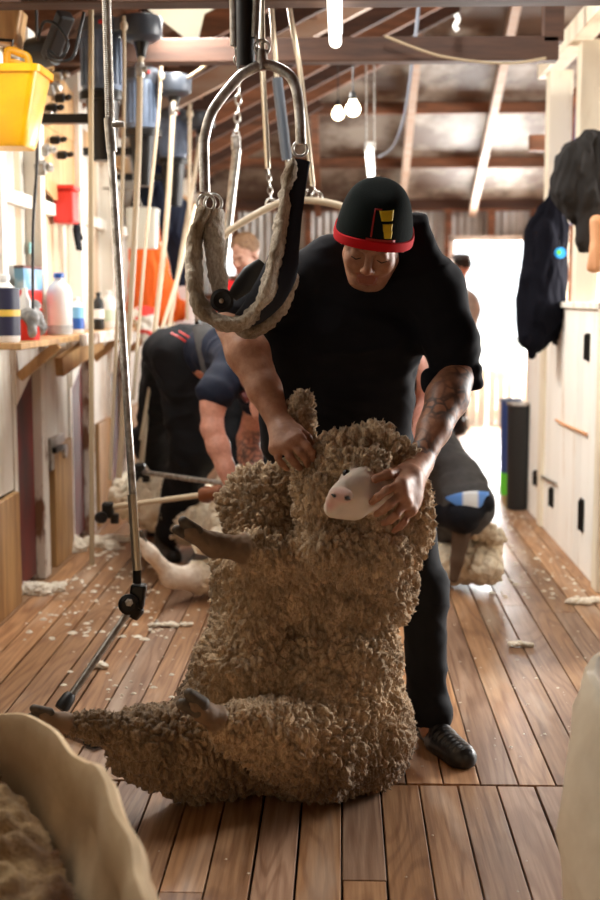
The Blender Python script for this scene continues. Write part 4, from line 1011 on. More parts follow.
machine((102,58),(141,22), 5.6, 'nearest full blue shearing machine with a red mark at the top left', [(140,70,5.52),(138,165,5.45),(131,300,5.4),(119,478,5.35)], None, 1.0)
machine((142,101),(174,80), 6.7, 'second blue shearing machine along the left wall, lower and smaller', [(173,110,6.6),(167,215,6.5),(155,330,6.35),(141,468,6.2)], None, 1.0)
machine((173,136),(201,116), 8.0, 'third blue shearing machine along the left wall, partly behind its neighbour', [(200,140,7.9),(188,215,7.7),(165,350,7.2),(140,478,6.6)], None, .95)
# control cords and rods hanging beside them
def hang(name, label, pts, r, m_, grp=None, cat='cord', smooth=4, knob=None):
    o = MB().tube([P(*q) for q in pts], r, 8, smooth=smooth)
    if knob:
        for q in knob: o.lathe(P(*q)-[0,0,.02], [(r*1.2,0),(r*2,.01),(r*2,.03),(r*1.2,.04)], 10)
    o = o.build(name, m_, None, True); tag(o, label, cat, grp); return o
hang('pull_cord', 'pale pull cord hanging from the nearest blue machine', [(124,16,5.45),(124,100,5.45),(121,230,5.4),(110,480,5.3)], .008, M['cream_tube'], knob=[(124,26,5.45)])
hang('pull_cord', 'pale pull cord hanging from the second blue machine', [(161,62,6.5),(158,120,6.5),(146,240,6.4),(133,400,6.2)], .008, M['cream_tube'], knob=[(161,76,6.5)])
hang('pull_cord', 'pale pull cord hanging from the third blue machine beside the fleece sling', [(190,104,7.6),(189,200,7.6),(187,320,7.6)], .010, M['cream_tube'], knob=[(190,114,7.6)])
hang('pull_cord', 'pale slanting cord crossing the orange apron', [(196,205,6.6),(180,270,6.4),(158,345,6.2),(141,440,6.1)], .010, M['cream_tube'])
hang('hanging_rod', 'thin tan rod hanging straight down in front of the left pen doors', [(91,-6,4.9),(91,250,4.9),(92,565,4.9)], .0105, M['rope'], cat='rod', smooth=0)
hang('power_cable', 'thin black cable hanging down in front of the yellow bucket shelf', [(36,-4,5.0),(37,60,5.0),(37,160,5.0),(33,230,5.0),(33,335,5.05)], .006, M['black_rubber'], cat='cable')
# the horizontal hand pieces of the middle stands
def handpiece(label, a, b, j, mk, wood=None, r=.0115):
    o = thing('shearing_handpiece', label, 'handpiece', P(*a)); MB().tube([P(*a), P(*b)], r, 12).build('tube', mk, o, True)
    c = P(*j); mb = MB().obox(c, (.05,.05,.07), None, None, .012).lathe(c+[-.03,-.02,-.03], [(.022,-.012),(.026,0),(.026,.02),(.02,.03)], 14, (.6,-.8,.2)).lathe(c+[.03,-.01,-.035], [(.018,-.02),(.02,.02)], 12, (0,0,1))
    mb.build('elbow_joint', M['black_iron'], o)
    if wood:
        c = P(*wood); d = P(*b)-P(*a); MB().lathe(c, [(.012,-.06),(.03,-.05),(.036,-.02),(.028,0),(.036,.025),(.030,.05),(.014,.058)], 16, d).build('wooden_grip', mat('grip_wood', (.17,.05,.016), .35), o, True)
    return o
handpiece('silver shearing arm with a brown wooden grip held by the bent shearer', (112,507,5.25), (224,492,4.98), (108,510,5.25), M['cream_tube'], (212,494,4.99))
handpiece('upper pale shearing arm reaching across the bent shearer\'s knee', (142,472,5.9), (226,484,5.2), (140,470,5.9), M['steel'])
handpiece('short pale shearing arm behind the upper one', (140,436,6.9), (178,444,6.7), (136,434,6.9), M['cream_tube'])

# ---- the nearest machine, above the frame's edge: fan guard, arm and cable loops
o = thing('shearing_machine', 'black round perforated machine guard at the very top left with looped cable', 'shearing machine', P(58,2,4.6), 'blue shearing machines hung along the left wall')
c = P(58,-2,4.55); mb = MB()
for R_ in (.13,.105,.05): mb.tube(arc(c, R_, 0, 2*math.pi, 32, U_, np.array([0,1.,0])), .007, 6, cap=False)
for k in range(18): a_ = 2*math.pi*k/18; mb.tube([c+.05*np.array([math.cos(a_),math.sin(a_),0]), c+.13*np.array([math.cos(a_),math.sin(a_),0])], .006, 5)
mb.lathe(c, [(.05,0),(.05,.02)], 20).lathe(c+[0,0,.01], [(.135,0),(.14,.03),(.12,.22),(.05,.24)], 28); mb.build('fan_guard', M['black_iron'], o, True)
MB().beam(P(66,14,4.75), P(49,58,4.85), .06, .05, bev=.008).build('bracket_arm', M['black_rubber'], o)
MB().lathe(P(42,52,5.0), [(.055,-.05),(.06,0),(.055,.06)], 20, (1,-.4,0)).build('pulley', M['black_rubber'], o, True)
MB().tube([P(*q) for q in ((38,40,4.8),(44,22,4.75),(58,26,4.7),(68,44,4.7),(60,58,4.7),(48,50,4.75),(52,60,4.7),(72,58,4.7),(80,30,4.7),(84,12,4.7))], .006, 8, smooth=5).build('cable', M['black_rubber'], o, True)
MB().beam(c+[0,0,.2], np.array([LW, c[1]+.1, c[2]+.2]), .05, .05).build('wall_arm', M['black_iron'], o)

# ---- the front shearer's own down tube (flexible conduit, tube, elbow and lower arm)
o = thing('shearing_down_tube', 'long steel shearing down tube hanging in front at the left, bent arm near the floor', 'shearing arm', P(110,60,3.55))
MB().helix(P(106,-14,3.6), P(110,122,3.6), .0115, .0028, 72, 5, 8).tube([P(106,-14,3.6), P(110,122,3.6)], .0105, 10).build('flexible_conduit', M['galv'], o, True)
MB().tube([P(109,118,3.6), P(112,152,3.6)], [.0155,.0155], 14).lathe(P(117,124,3.58), [(.008,-.012),(.011,0),(.008,.02)], 10, (1,0,0)).build('collar', M['galv'], o, True)
MB().tube([P(111,150,3.6), P(133,496,3.56)], .0115, 14).build('upper_tube', M['steel'], o, True)
MB().tube([P(132,494,3.56), P(137,570,3.55)], .0135, 14).build('lower_sleeve', M['brass_tube'], o, True)
MB().tube([P(113,150,3.612), P(134,494,3.572)], .006, 8).build('drive_rod', M['black_iron'], o, True)
J = P(135,600,3.54)
mb = MB().obox(J+[.008,0,.012], (.045,.045,.075), Matrix.Rotation(.15,3,'Y'), None, .008).tube([P(137,568,3.55), P(137,592,3.55)], .0125, 12)
mb.lathe(J+[-.014,-.03,-.005], [(.024,-.012),(.030,-.006),(.030,.012),(.02,.018)], 18, (.2,-1,.1)).lathe(J+[.0,-.01,-.032], [(.020,-.02),(.024,-.01),(.022,.015)], 16, (-.6,0,-.8)); mb.build('elbow_joint', M['black_iron'], o)
MB().lathe(J+[-.010,-.045,.004], [(.012,-.004),(.012,.004),(.006,.008)], 6, (.2,-1,.1)).build('bolt', M['steel'], o)
MB().tube([P(131,608,3.52), P(67,702,3.36)], .0105, 14).build('lower_arm', M['galv'], o, True)
e = P(63,706,3.35); d = P(67,702,3.36)-P(131,608,3.52)
MB().lathe(e, [(.014,-.04),(.019,-.03),(.021,0),(.018,.012)], 14, d).build('end_coupling', M['black_rubber'], o, True)
# hand piece lying on the floor at its end
o = thing('shearing_handpiece', 'small metal shearing handpiece lying on the floor under the outstretched hind leg', 'handpiece', P(76,740,3.05))
hp = G(76,741); MB().tube([hp+[-.07,.10,.022], hp+[.0,.02,.024], hp+[.05,-.03,.016]], [.020,.019,.012], 12, smooth=4).build('barrel', M['steel'], o, True)
MB().obox(hp+[.065,-.045,.011], (.045,.055,.012), Matrix.Rotation(.9,3,'Z'), None, .003).build('comb', M['black_iron'], o)

# ================================================================== back-support slings
def ring(c, R_, r, m_, par, name='ring', axis=(0,1,0)):
    a = np.asarray(axis, float); a /= np.linalg.norm(a); u = np.cross(a, [0,0,1.]); u = u/np.linalg.norm(u) if np.linalg.norm(u) > .1 else U_; w = np.cross(a, u)
    return MB().tube(arc(c, R_, 0, 2*math.pi, 24, u, w), r, 8, cap=False).build(name, m_, par, True)
DS = 3.22
o = thing('back_sling', 'fleece-lined back sling hanging from a bent steel tube frame beside the front shearer', 'sling', P(262,70,DS))
MB().tube([P(*q) for q in ((205,192,DS),(204,150,DS),(205,136,DS),(213,110,DS),(236,80,DS),(248,71,DS),(262,65,DS),(276,67,DS),(290,76,DS),(297,92,DS),(300,118,DS),(301,144,DS))], .0135, 16, smooth=5).build('steel_frame', M['steel'], o, True)
c = P(262,62,DS); MB().lathe(c, [(.012,-.02),(.016,0),(.012,.03)], 12).build('top_eye', M['steel'], o, True); ring(c+[0,0,.035], .018, .004, M['steel'], o)
ring(P(206,203,DS), .022, .004, M['steel'], o); ring(P(213,203,DS+.02), .022, .004, M['steel'], o); ring(P(300,149,DS), .018, .004, M['steel'], o)
def wooltube(name, pts, r, par, fa, fb, seed, ref=(0,1,0), colr=((.80,.72,.58),(.34,.26,.17))):
    mb = MB().tube([P(*q) for q in pts], r, 28, smooth=14, flat=(ref, fa, fb)); v = np.array(mb.v)
    bm = MB(); ob = mb.build(name, M['fleece'], par, True); me = ob.data; n = np.zeros(len(me.vertices)*3); me.vertices.foreach_get('normal', n); n = n.reshape(-1,3)
    f1, f2 = worley(v*75, seed); b = fbm(v*24, seed, 3); v2 = v+n*((.6-f1)*.006+b*.010+fbm(v*110, seed+2, 2)*.004)[:, None]
    me.vertices.foreach_set('co', v2.astype(np.float32).ravel()); a = me.color_attributes.new('col', 'FLOAT_COLOR', 'POINT'); k = np.clip(fbm(v*9, seed+5, 3)*1.8+.4, 0, 1)[:, None]
    cc = np.ones((len(v), 4), np.float32); cc[:, :3] = np.array(colr[0])*(1-k)+np.array(colr[1])*k; a.data.foreach_set('color', cc.ravel()); me.update(); return ob
Dn, Df = DS-.05, DS+.10
wooltube('fleece_loop', [(206,208,DS),(197,232,DS),(194,262,DS),(196,290,DS-.02),(205,312,Dn),(222,323,Dn),(242,322,Dn),(259,307,Dn),(269,285,Dn-.02),(276,255,Dn-.02),(281,225,DS-.05),(286,190,DS-.05),(294,160,DS-.03)], [.022,.028,.030,.030,.030,.030,.030,.030,.028,.026,.023,.019,.014], o, 1.5, .62, 81)
wooltube('fleece_roll', [(214,210,DS+.02),(214,235,DS+.02),(216,265,DS+.02),(221,296,DS)], [.026,.030,.028,.026], o, 1, .85, 83, colr=((.86,.82,.74),(.55,.49,.40)))
wooltube('fleece_edge', [(291,262,DS+.02),(291,282,DS),(282,305,DS),(268,322,DS-.01),(250,331,DS-.01),(236,328,DS)], [.014,.020,.024,.026,.024,.014], o, 1.2, .8, 85)
MB().tube([P(*q) for q in ((301,160,DS-.01),(296,185,DS-.02),(291,215,DS-.03),(286,245,DS-.04),(280,272,DS-.055),(268,295,DS-.06),(252,313,DS-.05),(238,320,DS-.03))], [.024,.026,.028,.034,.044,.044,.034,.018], 16, smooth=5, flat=((0,1,0),.28,1.0)).build('black_strap', mat('strap_navy', (.010,.014,.028), .6, bump=((60,60,60),.4,.003)), o, True)
MB().tube([P(*q) for q in ((232,297,DS+.03),(243,285,DS+.04),(252,274,DS+.05),(262,262,DS+.06))], [.014,.026,.028,.012], 14, smooth=5, flat=((0,1,0),.5,1.0)).build('inner_strap', M['black_rubber'], o, True)
c = P(222,301,DS-.05); MB().lathe(c, [(.028,.0),(.030,.012),(.022,.016),(.012,.012),(.0,.010)], 20, (.1,-1,.1)).build('roll_hub', M['black_rubber'], o, True)
MB().lathe(c+[0,-.016,0], [(.006,0),(.006,.006),(0,.008)], 12, (.1,-1,.1)).build('hub_bolt', M['brass_tube'], o, True)
# balancing cylinder, springs and chain above it
o = thing('balance_cylinder', 'black rubber-sleeved cylinder with springs above the front sling frame', 'spring balancer', P(246,30,DS))
MB().tube([P(245,-12,DS+.02), P(246,67,DS+.02)], .024, 18).build('cylinder', M['black_rubber'], o, True)
MB().helix(P(234,-12,DS+.03), P(235,46,DS+.03), .010, .0032, 34).build('spring', M['galv'], o, True)
MB().helix(P(257,-12,DS+.01), P(255,38,DS+.01), .010, .0032, 30).build('spring', M['galv'], o, True)
MB().tube([P(262,-12,DS+.04), P(263,62,DS+.04)], .0065, 8).build('rod', M['brass_tube'], o, True)
def chain(a, b, par, link=.022, r=.0024):
    a, b = np.asarray(a), np.asarray(b); L = np.linalg.norm(b-a); n = max(2, int(L/(link*.75))); d = (b-a)/L; mb = MB()
    for i in range(n):
        c = a+d*L*(i+.5)/n; u = U_ if i % 2 else np.array([0,1.,0]); q = [c+d*link*.5*math.sin(t)+u*link*.27*math.cos(t) for t in np.linspace(0, 2*math.pi, 11)]; mb.tube(q, r, 5, cap=False)
    return mb.build('chain', M['galv'], par, True)
chain(P(235,48,DS+.03), P(238,72,DS+.02), o); chain(P(256,36,DS+.0), P(261,60,DS+.0), o, .03, .003)
# second sling frame further back with its springs, rods and chains
D2 = 4.9
o = thing('back_sling', 'pale bent tube frame of the second sling hanging behind the front shearer\'s shoulder', 'sling', P(285,190,D2))
MB().tube([P(*q) for q in ((219,262,D2),(220,244,D2),(228,232,D2),(248,219,D2),(270,207,D2),(283,202,D2),(300,200,D2),(330,203,D2),(352,212,D2),(362,228,D2))], .0135, 14, smooth=5).build('tube_frame', M['cream_tube'], o, True)
ring(P(271,204,D2), .020, .004, M['steel'], o); ring(P(317,197,D2), .020, .004, M['steel'], o)
MB().tube([P(302,198,D2),P(305,194,D2),P(302,190,D2),(P(308,191,D2))], .009, 8).build('wing_nut', M['galv'], o, True)
MB().tube([P(262,60,D2), P(268,168,D2)], .011, 10).build('rod', M['brass_tube'], o, True); chain(P(268,168,D2), P(271,200,D2), o, .03, .0035)
MB().tube([P(286,-12,D2), P(300,70,D2), P(313,186,D2)], .010, 10).build('rod', M['brass_tube'], o, True); chain(P(313,184,D2), P(317,197,D2), o, .03, .0035)
MB().tube([P(270,-12,D2), P(277,80,D2)], .010, 10).build('rod', M['brass_tube'], o, True)
MB().tube([P(277,78,D2), P(287,160,D2)], .020, 14).build('cylinder', M['motor_grey'], o, True)
MB().tube([P(287,158,D2),P(290,205,D2)], .008, 8).build('rod', M['galv'], o, True)
# grey pipe and chain behind the sling at the left
D3 = 5.6
o = thing('spring_pole', 'slanting grey steel pole hung on a chain left of the front sling frame', 'pole', P(232,180,D3))
MB().tube([P(237,150,D3), P(224,262,D3)], .020, 12).build('pole', M['galv'], o, True); chain(P(239,86,D3), P(236,140,D3), o, .045, .005)
MB().obox(P(236,143,D3), (.04,.04,.07), None, None, .008).build('shackle', M['steel'], o)
MB().tube([P(241,60,D3), P(239,88,D3)], .005, 6).build('hook_cord', M['rope'], o, True)
# ================================================================== lamps and overhead cords
def tube_lamp(label, a, b, grp):
    o = thing('tube_lamp', label, 'lamp', (a+b)/2, grp)
    MB().tube([a, b], .024, 14).build('tube', M['lamp'], o, True)
    d = (b-a)/np.linalg.norm(b-a)
    for q, s_ in ((a, 1), (b, -1)): MB().tube([q-d*s_*.03, q+d*s_*.02], .021, 14).build('end_cap', M['white_plastic'], o, True)
    MB().beam(a+[0,0,.045], b+[0,0,.045], .055, .035, bev=.004).build('batten', M['white_plastic'], o)
    return o
a = np.array([-.03, 3.9, 2.32]); b = np.array([-.03, 5.07, 2.32]); L1 = tube_lamp('bright fluorescent tube lamp hanging end-on near the top centre', a, b, 'fluorescent tube lamps')
MB().tube([a*.8+b*.2+[0,0,.06], a*.8+b*.2+[0,0,.55]], .003, 6).tube([a*.2+b*.8+[0,0,.06], a*.2+b*.8+[0,0,.55]], .003, 6).build('hanger', M['galv'], L1)
a = P(369,152,7.9); b = np.array([a[0]+.0, 9.5, a[2]-.06]); b = P(371,176,9.5); b[2] = P(371,176,9.5)[2]
L2 = tube_lamp('smaller distant fluorescent tube lamp hanging on two wires right of centre', a, b, 'fluorescent tube lamps')
MB().tube([P(366,40,7.9), P(366,150,7.9)], .006, 6).tube([P(374,40,7.9), P(374,150,7.9)], .006, 6).build('hanger', M['galv'], L2)
def bulb(label, c, r, top):
    o = thing('light_bulb', label, 'lamp', c)
    MB().lathe(c, [(r*math.sin(t)*(1 if t > 1.2 else 1), -r*math.cos(t)) for t in np.linspace(.05, 2.5, 12)]+[(r*.45, r*1.25)], 20).build('glass_bulb', M['bulb'], o, True)
    MB().lathe(c+[0,0,r*1.2], [(r*.5,0),(r*.55,r*.3),(r*.4,r*.9),(r*.15,r*1.1)], 14).build('socket', M['black_rubber'], o, True)
    MB().tube([c+[0,0,r*2.2], top], .004, 6).build('cord', M['black_rubber'], o, True); return o
c = P(353,109,6.1); bulb('glowing round light bulb hanging below the middle of the second beam', c, .036, np.array([c[0],6.1,2.41]))
c = P(338,114,8.6); bulb('smaller dimmer light bulb hanging behind the round one', c, .040, np.array([c[0], 8.6, roof_l(c[0])-.1]))
hang('slack_rope', 'pale slack rope sagging along the second roof beam at upper right', [(385,36,5.95),(410,46,5.95),(440,56,5.95),(480,62,5.95),(515,63,5.95),(546,58,5.95)], .006, M['rope'], cat='rope')
hang('grey_cord', 'bluish grey cord drooping from the second beam to the small tube lamp', [(419,5,6.4),(414,50,6.5),(408,95,6.9),(402,125,7.2),(392,148,7.5),(379,157,7.9)], .008, mat('cord_grey', (.25,.28,.34), .6), cat='cord')
hang('slack_rope', 'pale rope drooping beside the third blue machine under the beam', [(236,47,6.0),(222,50,6.1),(205,66,6.3),(188,78,6.6)], .008, M['rope'], cat='rope')
hang('slack_rope', 'white knotted strip dangling from the near beam at upper right', [(456,14,5.9),(458,20,5.9),(455,26,5.9),(458,31,5.9)], .012, M['white_plastic'], cat='rope')

# ================================================================== things on the left wall
o = thing('bucket', 'bright yellow plastic bucket hanging high at the left edge', 'bucket', P(12,150,4.7))
D = 4.7; xs = lambda x, y: P(x, y, D)
def rbox(cx, cy, z, wx, wy, n=6, rr=.25):
    pts = []
    for k in range(4):
        for i in range(n+1):
            t = math.pi/2*(k+i/n); sx, sy = [(1,1),(-1,1),(-1,-1),(1,-1)][k]
            pts.append((cx+sx*(wx/2)*(1-rr)+wx/2*rr*math.cos(t), cy+sy*(wy/2)*(1-rr)+wy/2*rr*math.sin(t), z))
    return pts
def rstack(levels, cap0=True, cap1=True):
    mb = MB(); v = []; n = None; f = []
    for lv in levels: q = rbox(*lv); n = len(q); v += q
    for j in range(len(levels)-1):
        for i in range(n): f.append((j*n+i, j*n+(i+1) % n, (j+1)*n+(i+1) % n, (j+1)*n+i))
    if cap0: f.append(tuple(range(n-1, -1, -1)))
    if cap1: f.append(tuple((len(levels)-1)*n+i for i in range(n)))
    return mb.add(v, f)
zt, zb = xs(10,70)[2], xs(10,148)[2]; cxt = (xs(-28,0)[0]+xs(42,0)[0])/2; wt = xs(42,0)[0]-xs(-28,0)[0]; wb = wt*.72
rstack([(cxt-.02,4.72,zb+.0,wb*.92,.17),(cxt-.02,4.72,zb+.012,wb,.19),(cxt-.01,4.72,zb+.10,wb*1.08,.21),(cxt,4.72,zt,wt,.25),(cxt,4.72,zt,wt-.012,.238),(cxt-.01,4.72,zb+.05,wb-.01,.18)], True, False).build('tub', M['yellow_plastic'], o, True)
rstack([(cxt,4.72,zt-.022,wt+.014,.264),(cxt,4.72,zt+.004,wt+.018,.268)], False, False).build('rim', M['yellow_plastic'], o, True)
hx = xs(8,0)[0]; MB().tube([xs(7,72), xs(7,54), xs(10,50), xs(22,54), xs(28,58), xs(29,76)], .014, 10, smooth=4, flat=((0,1,0),.5,1)).tube([xs(10,61),xs(28,66)], .011, 8).build('handle_grip', M['yellow_plastic'], o, True)
MB().tube([xs(8,54)+[0,.02,.0], np.array([xs(8,54)[0], 4.78, zt+.12]), np.array([LW, 4.80, zt+.14])], .006, 8).build('hook', M['black_iron'], o)
# heavy timber ends at the extreme upper left
b = MB().beam(P(-20,22,5.0), P(22,30,5.0), .12, .14, bev=.01).build('timber_block', M['honey_wood']); tag(b, 'honey coloured timber block sticking out above the yellow bucket', 'timber')
b = MB().obox(P(20,42,5.15), (.10,.12,.10), None, None, .012).build('timber_block', M['white_wood']); tag(b, 'pale squared timber end below the honey coloured block', 'timber')
# hanging leather and metal tools on the pale backing board
bd_ = W(LW+.06, 52, 110)
o = thing('tool_board', 'worn plywood board with metal clamps on the wall right of the yellow bucket', 'board', W(LW+.03,55,120))
q = [W(LW+.012,*t) for t in ((34,66),(48,62),(78,104),(74,200),(52,200),(36,180))]; MB().prism(q, (.014,0,0)).build('board', M['honey_wood'], o)
for t, s_ in (((50,88),.075),((47,118),.07),((44,150),.06),((55,140),.045),((60,98),.05),((41,168),.07),((58,75),.06),((66,120),.04),((52,108),.05),((62,155),.045)):
    c = W(LW+.06,*t); MB().obox(c, (.05,s_,s_*.8), Matrix.Rotation(.4,3,'X'), None, .01).lathe(c+[.03,0,.0], [(s_*.28,0),(s_*.3,.02),(s_*.1,.03)], 12, (1,-.3,.2)).build('clamp', M['galv'] if s_ > .05 else M['black_iron'], o)
# red box with black glove
c = W(LW+.12, 79, 203); o = thing('tap_box', 'red plastic box mounted on the left wall above a black glove', 'box', c)
MB().box((LW, c[1]-.05, c[2]-.10), (LW+.10, c[1]+.10, c[2]+.06), bev=.012).build('case', M['red_plastic'], o); MB().box((LW, c[1]-.06, c[2]+.062), (LW+.11, c[1]+.11, c[2]+.085), bev=.008).build('lid', M['red_plastic'], o)
c2 = W(LW+.07, 77, 234); o = thing('work_glove', 'black work glove hanging below the red box', 'glove', c2)
Q = Sdf(.004,.01); Q.ell(c2+[0,0,.02], (.02,.04,.05))
for i in range(4): Q.cone(c2+[0,-.03+.02*i,-.01], c2+[.01,-.035+.024*i,-.075], .012, .010)
Q.cone(c2+[0,.03,.02], c2+[.01,.065,-.02], .012, .010); v, f, i_ = Q.mesh(); make_mesh('glove', v, f, M['black_knit'], o, True)
# shelf goods
SZ = 1.1505
def yof(x_, X=LW+.12):  return W(X, x_, 330)[1]
def bottle(name, label, x_, h, r, body, cap, lab=None, labc=None, shape=0, grp=None, labz=(.2,.7), X=LW+.12, neck=.35):
    y = yof(x_, X); b = np.array([X, y, SZ]); o = thing(name, label, 'bottle', b, grp)
    nk = r*neck; MB().lathe(b, [(r*.9,0),(r,.008),(r,h*.68),(r*.85,h*.78),(nk,h*.88),(nk,h*.93)], 22).build('body', body, o, True)
    MB().lathe(b+[0,0,h*.915], [(nk*1.25,0),(nk*1.25,h*.07),(nk*.9,h*.085)], 14).build('cap', cap, o, True)
    if lab:
        rr_ = r+.0012; MB().lathe(b+[0,0,h*labz[0]], [(rr_,0),(rr_,h*(labz[1]-labz[0])*.5)], 22, cap=False).build('label_band', lab, o, True)
        if labc: MB().lathe(b+[0,0,h*(labz[0]+(labz[1]-labz[0])*.5)], [(rr_,0),(rr_,h*(labz[1]-labz[0])*.5)], 22, cap=False).build('label_band', labc, o, True)
    return o
M['dark_label'] = mat('dark_label', (.02,.02,.05), .5); M['yellow_label'] = mat('yellow_label', (.75,.50,.08), .5)
bottle('plastic_bottle', 'large white bottle with a black and yellow label at the left end of the shelf', 5, .26, .058, M['white_plastic'], M['white_plastic'], M['dark_label'], M['dark_label'], labz=(.10,.80))
b = np.array([LW+.12, yof(5), SZ]); 
MB().lathe(b+[0,0,.10], [(.0602,0),(.0602,.025)], 22, cap=False).build('label_stripe', M['yellow_label'], bpy.data.objects['plastic_bottle'], True)
c = np.array([LW+.14, yof(27, LW+.14), SZ]); o = thing('rag_tub', 'grey tub with crumpled grey rag and white spray head on the shelf', 'tub', c)
MB().lathe(c, [(.05,0),(.058,.10),(.062,.105),(.055,.10)], 20).build('tub', M['red_plastic'], o, True)
Q = Sdf(.005,.02); Q.ell(c+[0,0,.10], (.062,.062,.035)); Q.cone(c+[.03,-.05,.09], c+[.04,-.06,.03], .03, .02); Q.cone(c+[.0,.05,.10], c+[.02,.07,.14], .025, .02); Q.cone(c+[.03,-.03,.09], c+[.05,.02,.05], .03,.03); v, f, i_ = Q.mesh(); v = folds(v, normals(v, f), .008, (20,20,20), 3); make_mesh('rag', v, f, M['grey_plastic'], o, True)
MB().lathe(c+[.0,-.02,.11], [(.022,0),(.024,.05),(.012,.08),(.012,.10)], 14).build('spray_head', M['white_plastic'], o, True)
# red and blue packet with writing blocks
y0, y1 = W(LW+.05,24,300)[1], W(LW+.05,48,300)[1]; o = thing('carton', 'tall carton, blue above and red below, standing on the shelf against the wall', 'carton', (LW+.05,(y0+y1)/2,SZ))
zt_ = W(LW+.05,30,266)[2]; zm = W(LW+.05,30,290)[2]
MB().box((LW+.01,y0,SZ), (LW+.05,y1,zm)).build('lower_face', M['red_plastic'], o); MB().box((LW+.01,y0,zm), (LW+.05,y1,zt_-.012)).build('upper_face', mat('pale_blue', (.16,.42,.72), .5, noise=((8,8,8),(.55,.72,.85),.4,.6)), o); MB().box((LW+.01,y0,zt_-.012), (LW+.05,y1,zt_)).build('top_edge', M['red_door'], o)
for k in range(4): MB().box((LW+.05,y0+.05,SZ+.02+k*.035), (LW+.0515,y1-.04,SZ+.035+k*.035)).build('print_line', mat('pale_print', (.8,.55,.5), .5), o)
bottle('plastic_bottle', 'tall white translucent bottle with a blue cap in the middle of the shelf', 60, .285, .058, M['white_plastic'], M['blue_plastic'], M['clear_plastic'], None, labz=(.02,.3))
bottle('plastic_bottle', 'small white bottle with a blue label right of the tall white bottle', 77, .175, .036, M['white_plastic'], M['white_plastic'], M['blue_plastic'], mat('sky', (.2,.5,.8), .5), labz=(.1,.72))
bottle('plastic_bottle', 'slim black bottle with a white label farther along the shelf', 99, .20, .030, M['black_rubber'], M['black_rubber'], M['white_plastic'], None, labz=(.3,.8))
bottle('plastic_bottle', 'white pump bottle with pale green label farther along the shelf', 109, .21, .042, M['white_plastic'], M['white_plastic'], mat('pale_green', (.6,.72,.55), .5), None, labz=(.2,.8))
c = W(LW+.03, 36, 248); s_ = MB().box((LW+.0, c[1]-.02, c[2]-.025), (LW+.008, c[1]+.025, c[2]+.025)).build('sticker', mat('teal', (.35,.7,.72), .5)); tag(s_, 'small pale teal sticker on the wall above the carton', 'sticker')

# clothes hanging further along the wall
def hanging(name, label, cat, prims, m_, loc, amp=.012, seed=50, k=.03, h=.007, sc=(14,14,4)):
    o = thing(name, label, cat, loc); Q = Sdf(h, k); prims(Q); v, f, i_ = Q.mesh(); v = relax(v, f, 2); v = folds(v, normals(v, f), amp, sc, seed); make_mesh('cloth', v, f, m_, o, True); return o
def apron(Q):
    for i, (x, y0_, y1_) in enumerate(((136,238,322),(144,236,322),(152,215,325),(160,250,325),(168,275,322),(175,300,322))): Q.cone(P(x,y0_+10,8.0), P(x+2,y1_-12,7.95), .045, .07)
hanging('apron', 'bright orange apron hanging on the left wall below a black coat', 'apron', apron, M['orange_cloth'], P(152,230,8.0), .020)
def coat(Q):
    Q.cone(P(160,150,8.35), P(152,205,8.3), .08, .13); Q.cone(P(165,180,8.35), P(165,225,8.35), .11, .11); Q.cone(P(176,205,8.4), P(182,245,8.4), .08, .09); Q.cone(P(180,245,8.4), P(184,280,8.4), .09, .07)
hanging('coat', 'black and navy coat hanging on the left wall above the orange apron', 'coat', coat, M['navy_shirt'], P(165,150,8.35), .02)
c = P(143,228,7.4); o = thing('plastic_jug', 'cloudy white square plastic container hanging in front of the orange apron', 'container', c)
rstack([(c[0],7.4,c[2]-.12,.16,.12),(c[0],7.4,c[2]+.07,.18,.13),(c[0],7.4,c[2]+.11,.19,.14),(c[0],7.4,c[2]+.12,.10,.08)]).build('container', mat('cloudy', (.75,.75,.66), .4, trans=.3), o, True)
MB().tube([c+[0,0,.12], c+[-.05,.05,.22], np.array([LW,7.5,c[2]+.24])], .006, 6).build('hook', M['galv'], o)
c = P(145,318,7.5); o = thing('rag_bundle', 'bundle of white and red rag beside the orange apron hem', 'rag', c)
Q = Sdf(.006,.03); Q.ell(c, (.08,.07,.07)); Q.cone(c, c+[.03,0,-.12], .06, .05); v, f, i_ = Q.mesh(); v = folds(v, normals(v, f), .012, (18,18,18), 8); cl = np.where((fbm(v*12, 4, 2) > .12)[:, None], np.array([[.75,.05,.04]]), np.array([[.8,.78,.72]])); make_mesh('rag', v, f, mat('ragmat', (.8,.8,.8), .8, attr=True), o, True, cl)
c = P(183,300,8.2); t_ = MB().box((c[0]-.05,8.2,0),(c[0]+.07,8.23,c[2]+.09), bev=.006).build('white_board', M['white_plastic']); tag(t_, 'small white board low behind the orange apron', 'board')

# ================================================================== right side
def jacketA(Q):
    X0 = RWX-.06; q = lambda x, y, D: P(x, y, D)
    Q.cone(q(557,195,6.75), q(545,235,6.75), .05, .10); Q.cone(q(545,235,6.75), q(541,310,6.75), .10, .125); Q.cone(q(541,310,6.75), q(536,335,6.75), .115, .09)
    Q.cone(q(552,230,6.8), q(552,330,6.8), .085, .06); Q.cone(q(530,280,6.7), q(527,340,6.7), .06, .045); Q.cone(q(534,335,6.7), q(532,355,6.7), .035, .018)
hanging('jacket', 'long black jacket hanging from the white post at the right', 'jacket', jacketA, mat('black_coat', (.005,.005,.008), .9, spec=.05), P(555,190,6.75), .016, 55, .04)
def jacketB(Q):
    q = lambda x, y, D=5.9: P(x+5, y+2, D)
    Q.cone(q(583,142), q(568,160), .055, .075); Q.cone(q(568,160), q(562,190), .075, .065); Q.cone(q(562,190), q(566,212), .06, .035)
    Q.cone(q(590,145), q(588,200), .06, .085); Q.cone(q(586,195), q(582,238), .075, .055); Q.cone(q(560,178), q(557,190), .05, .035)
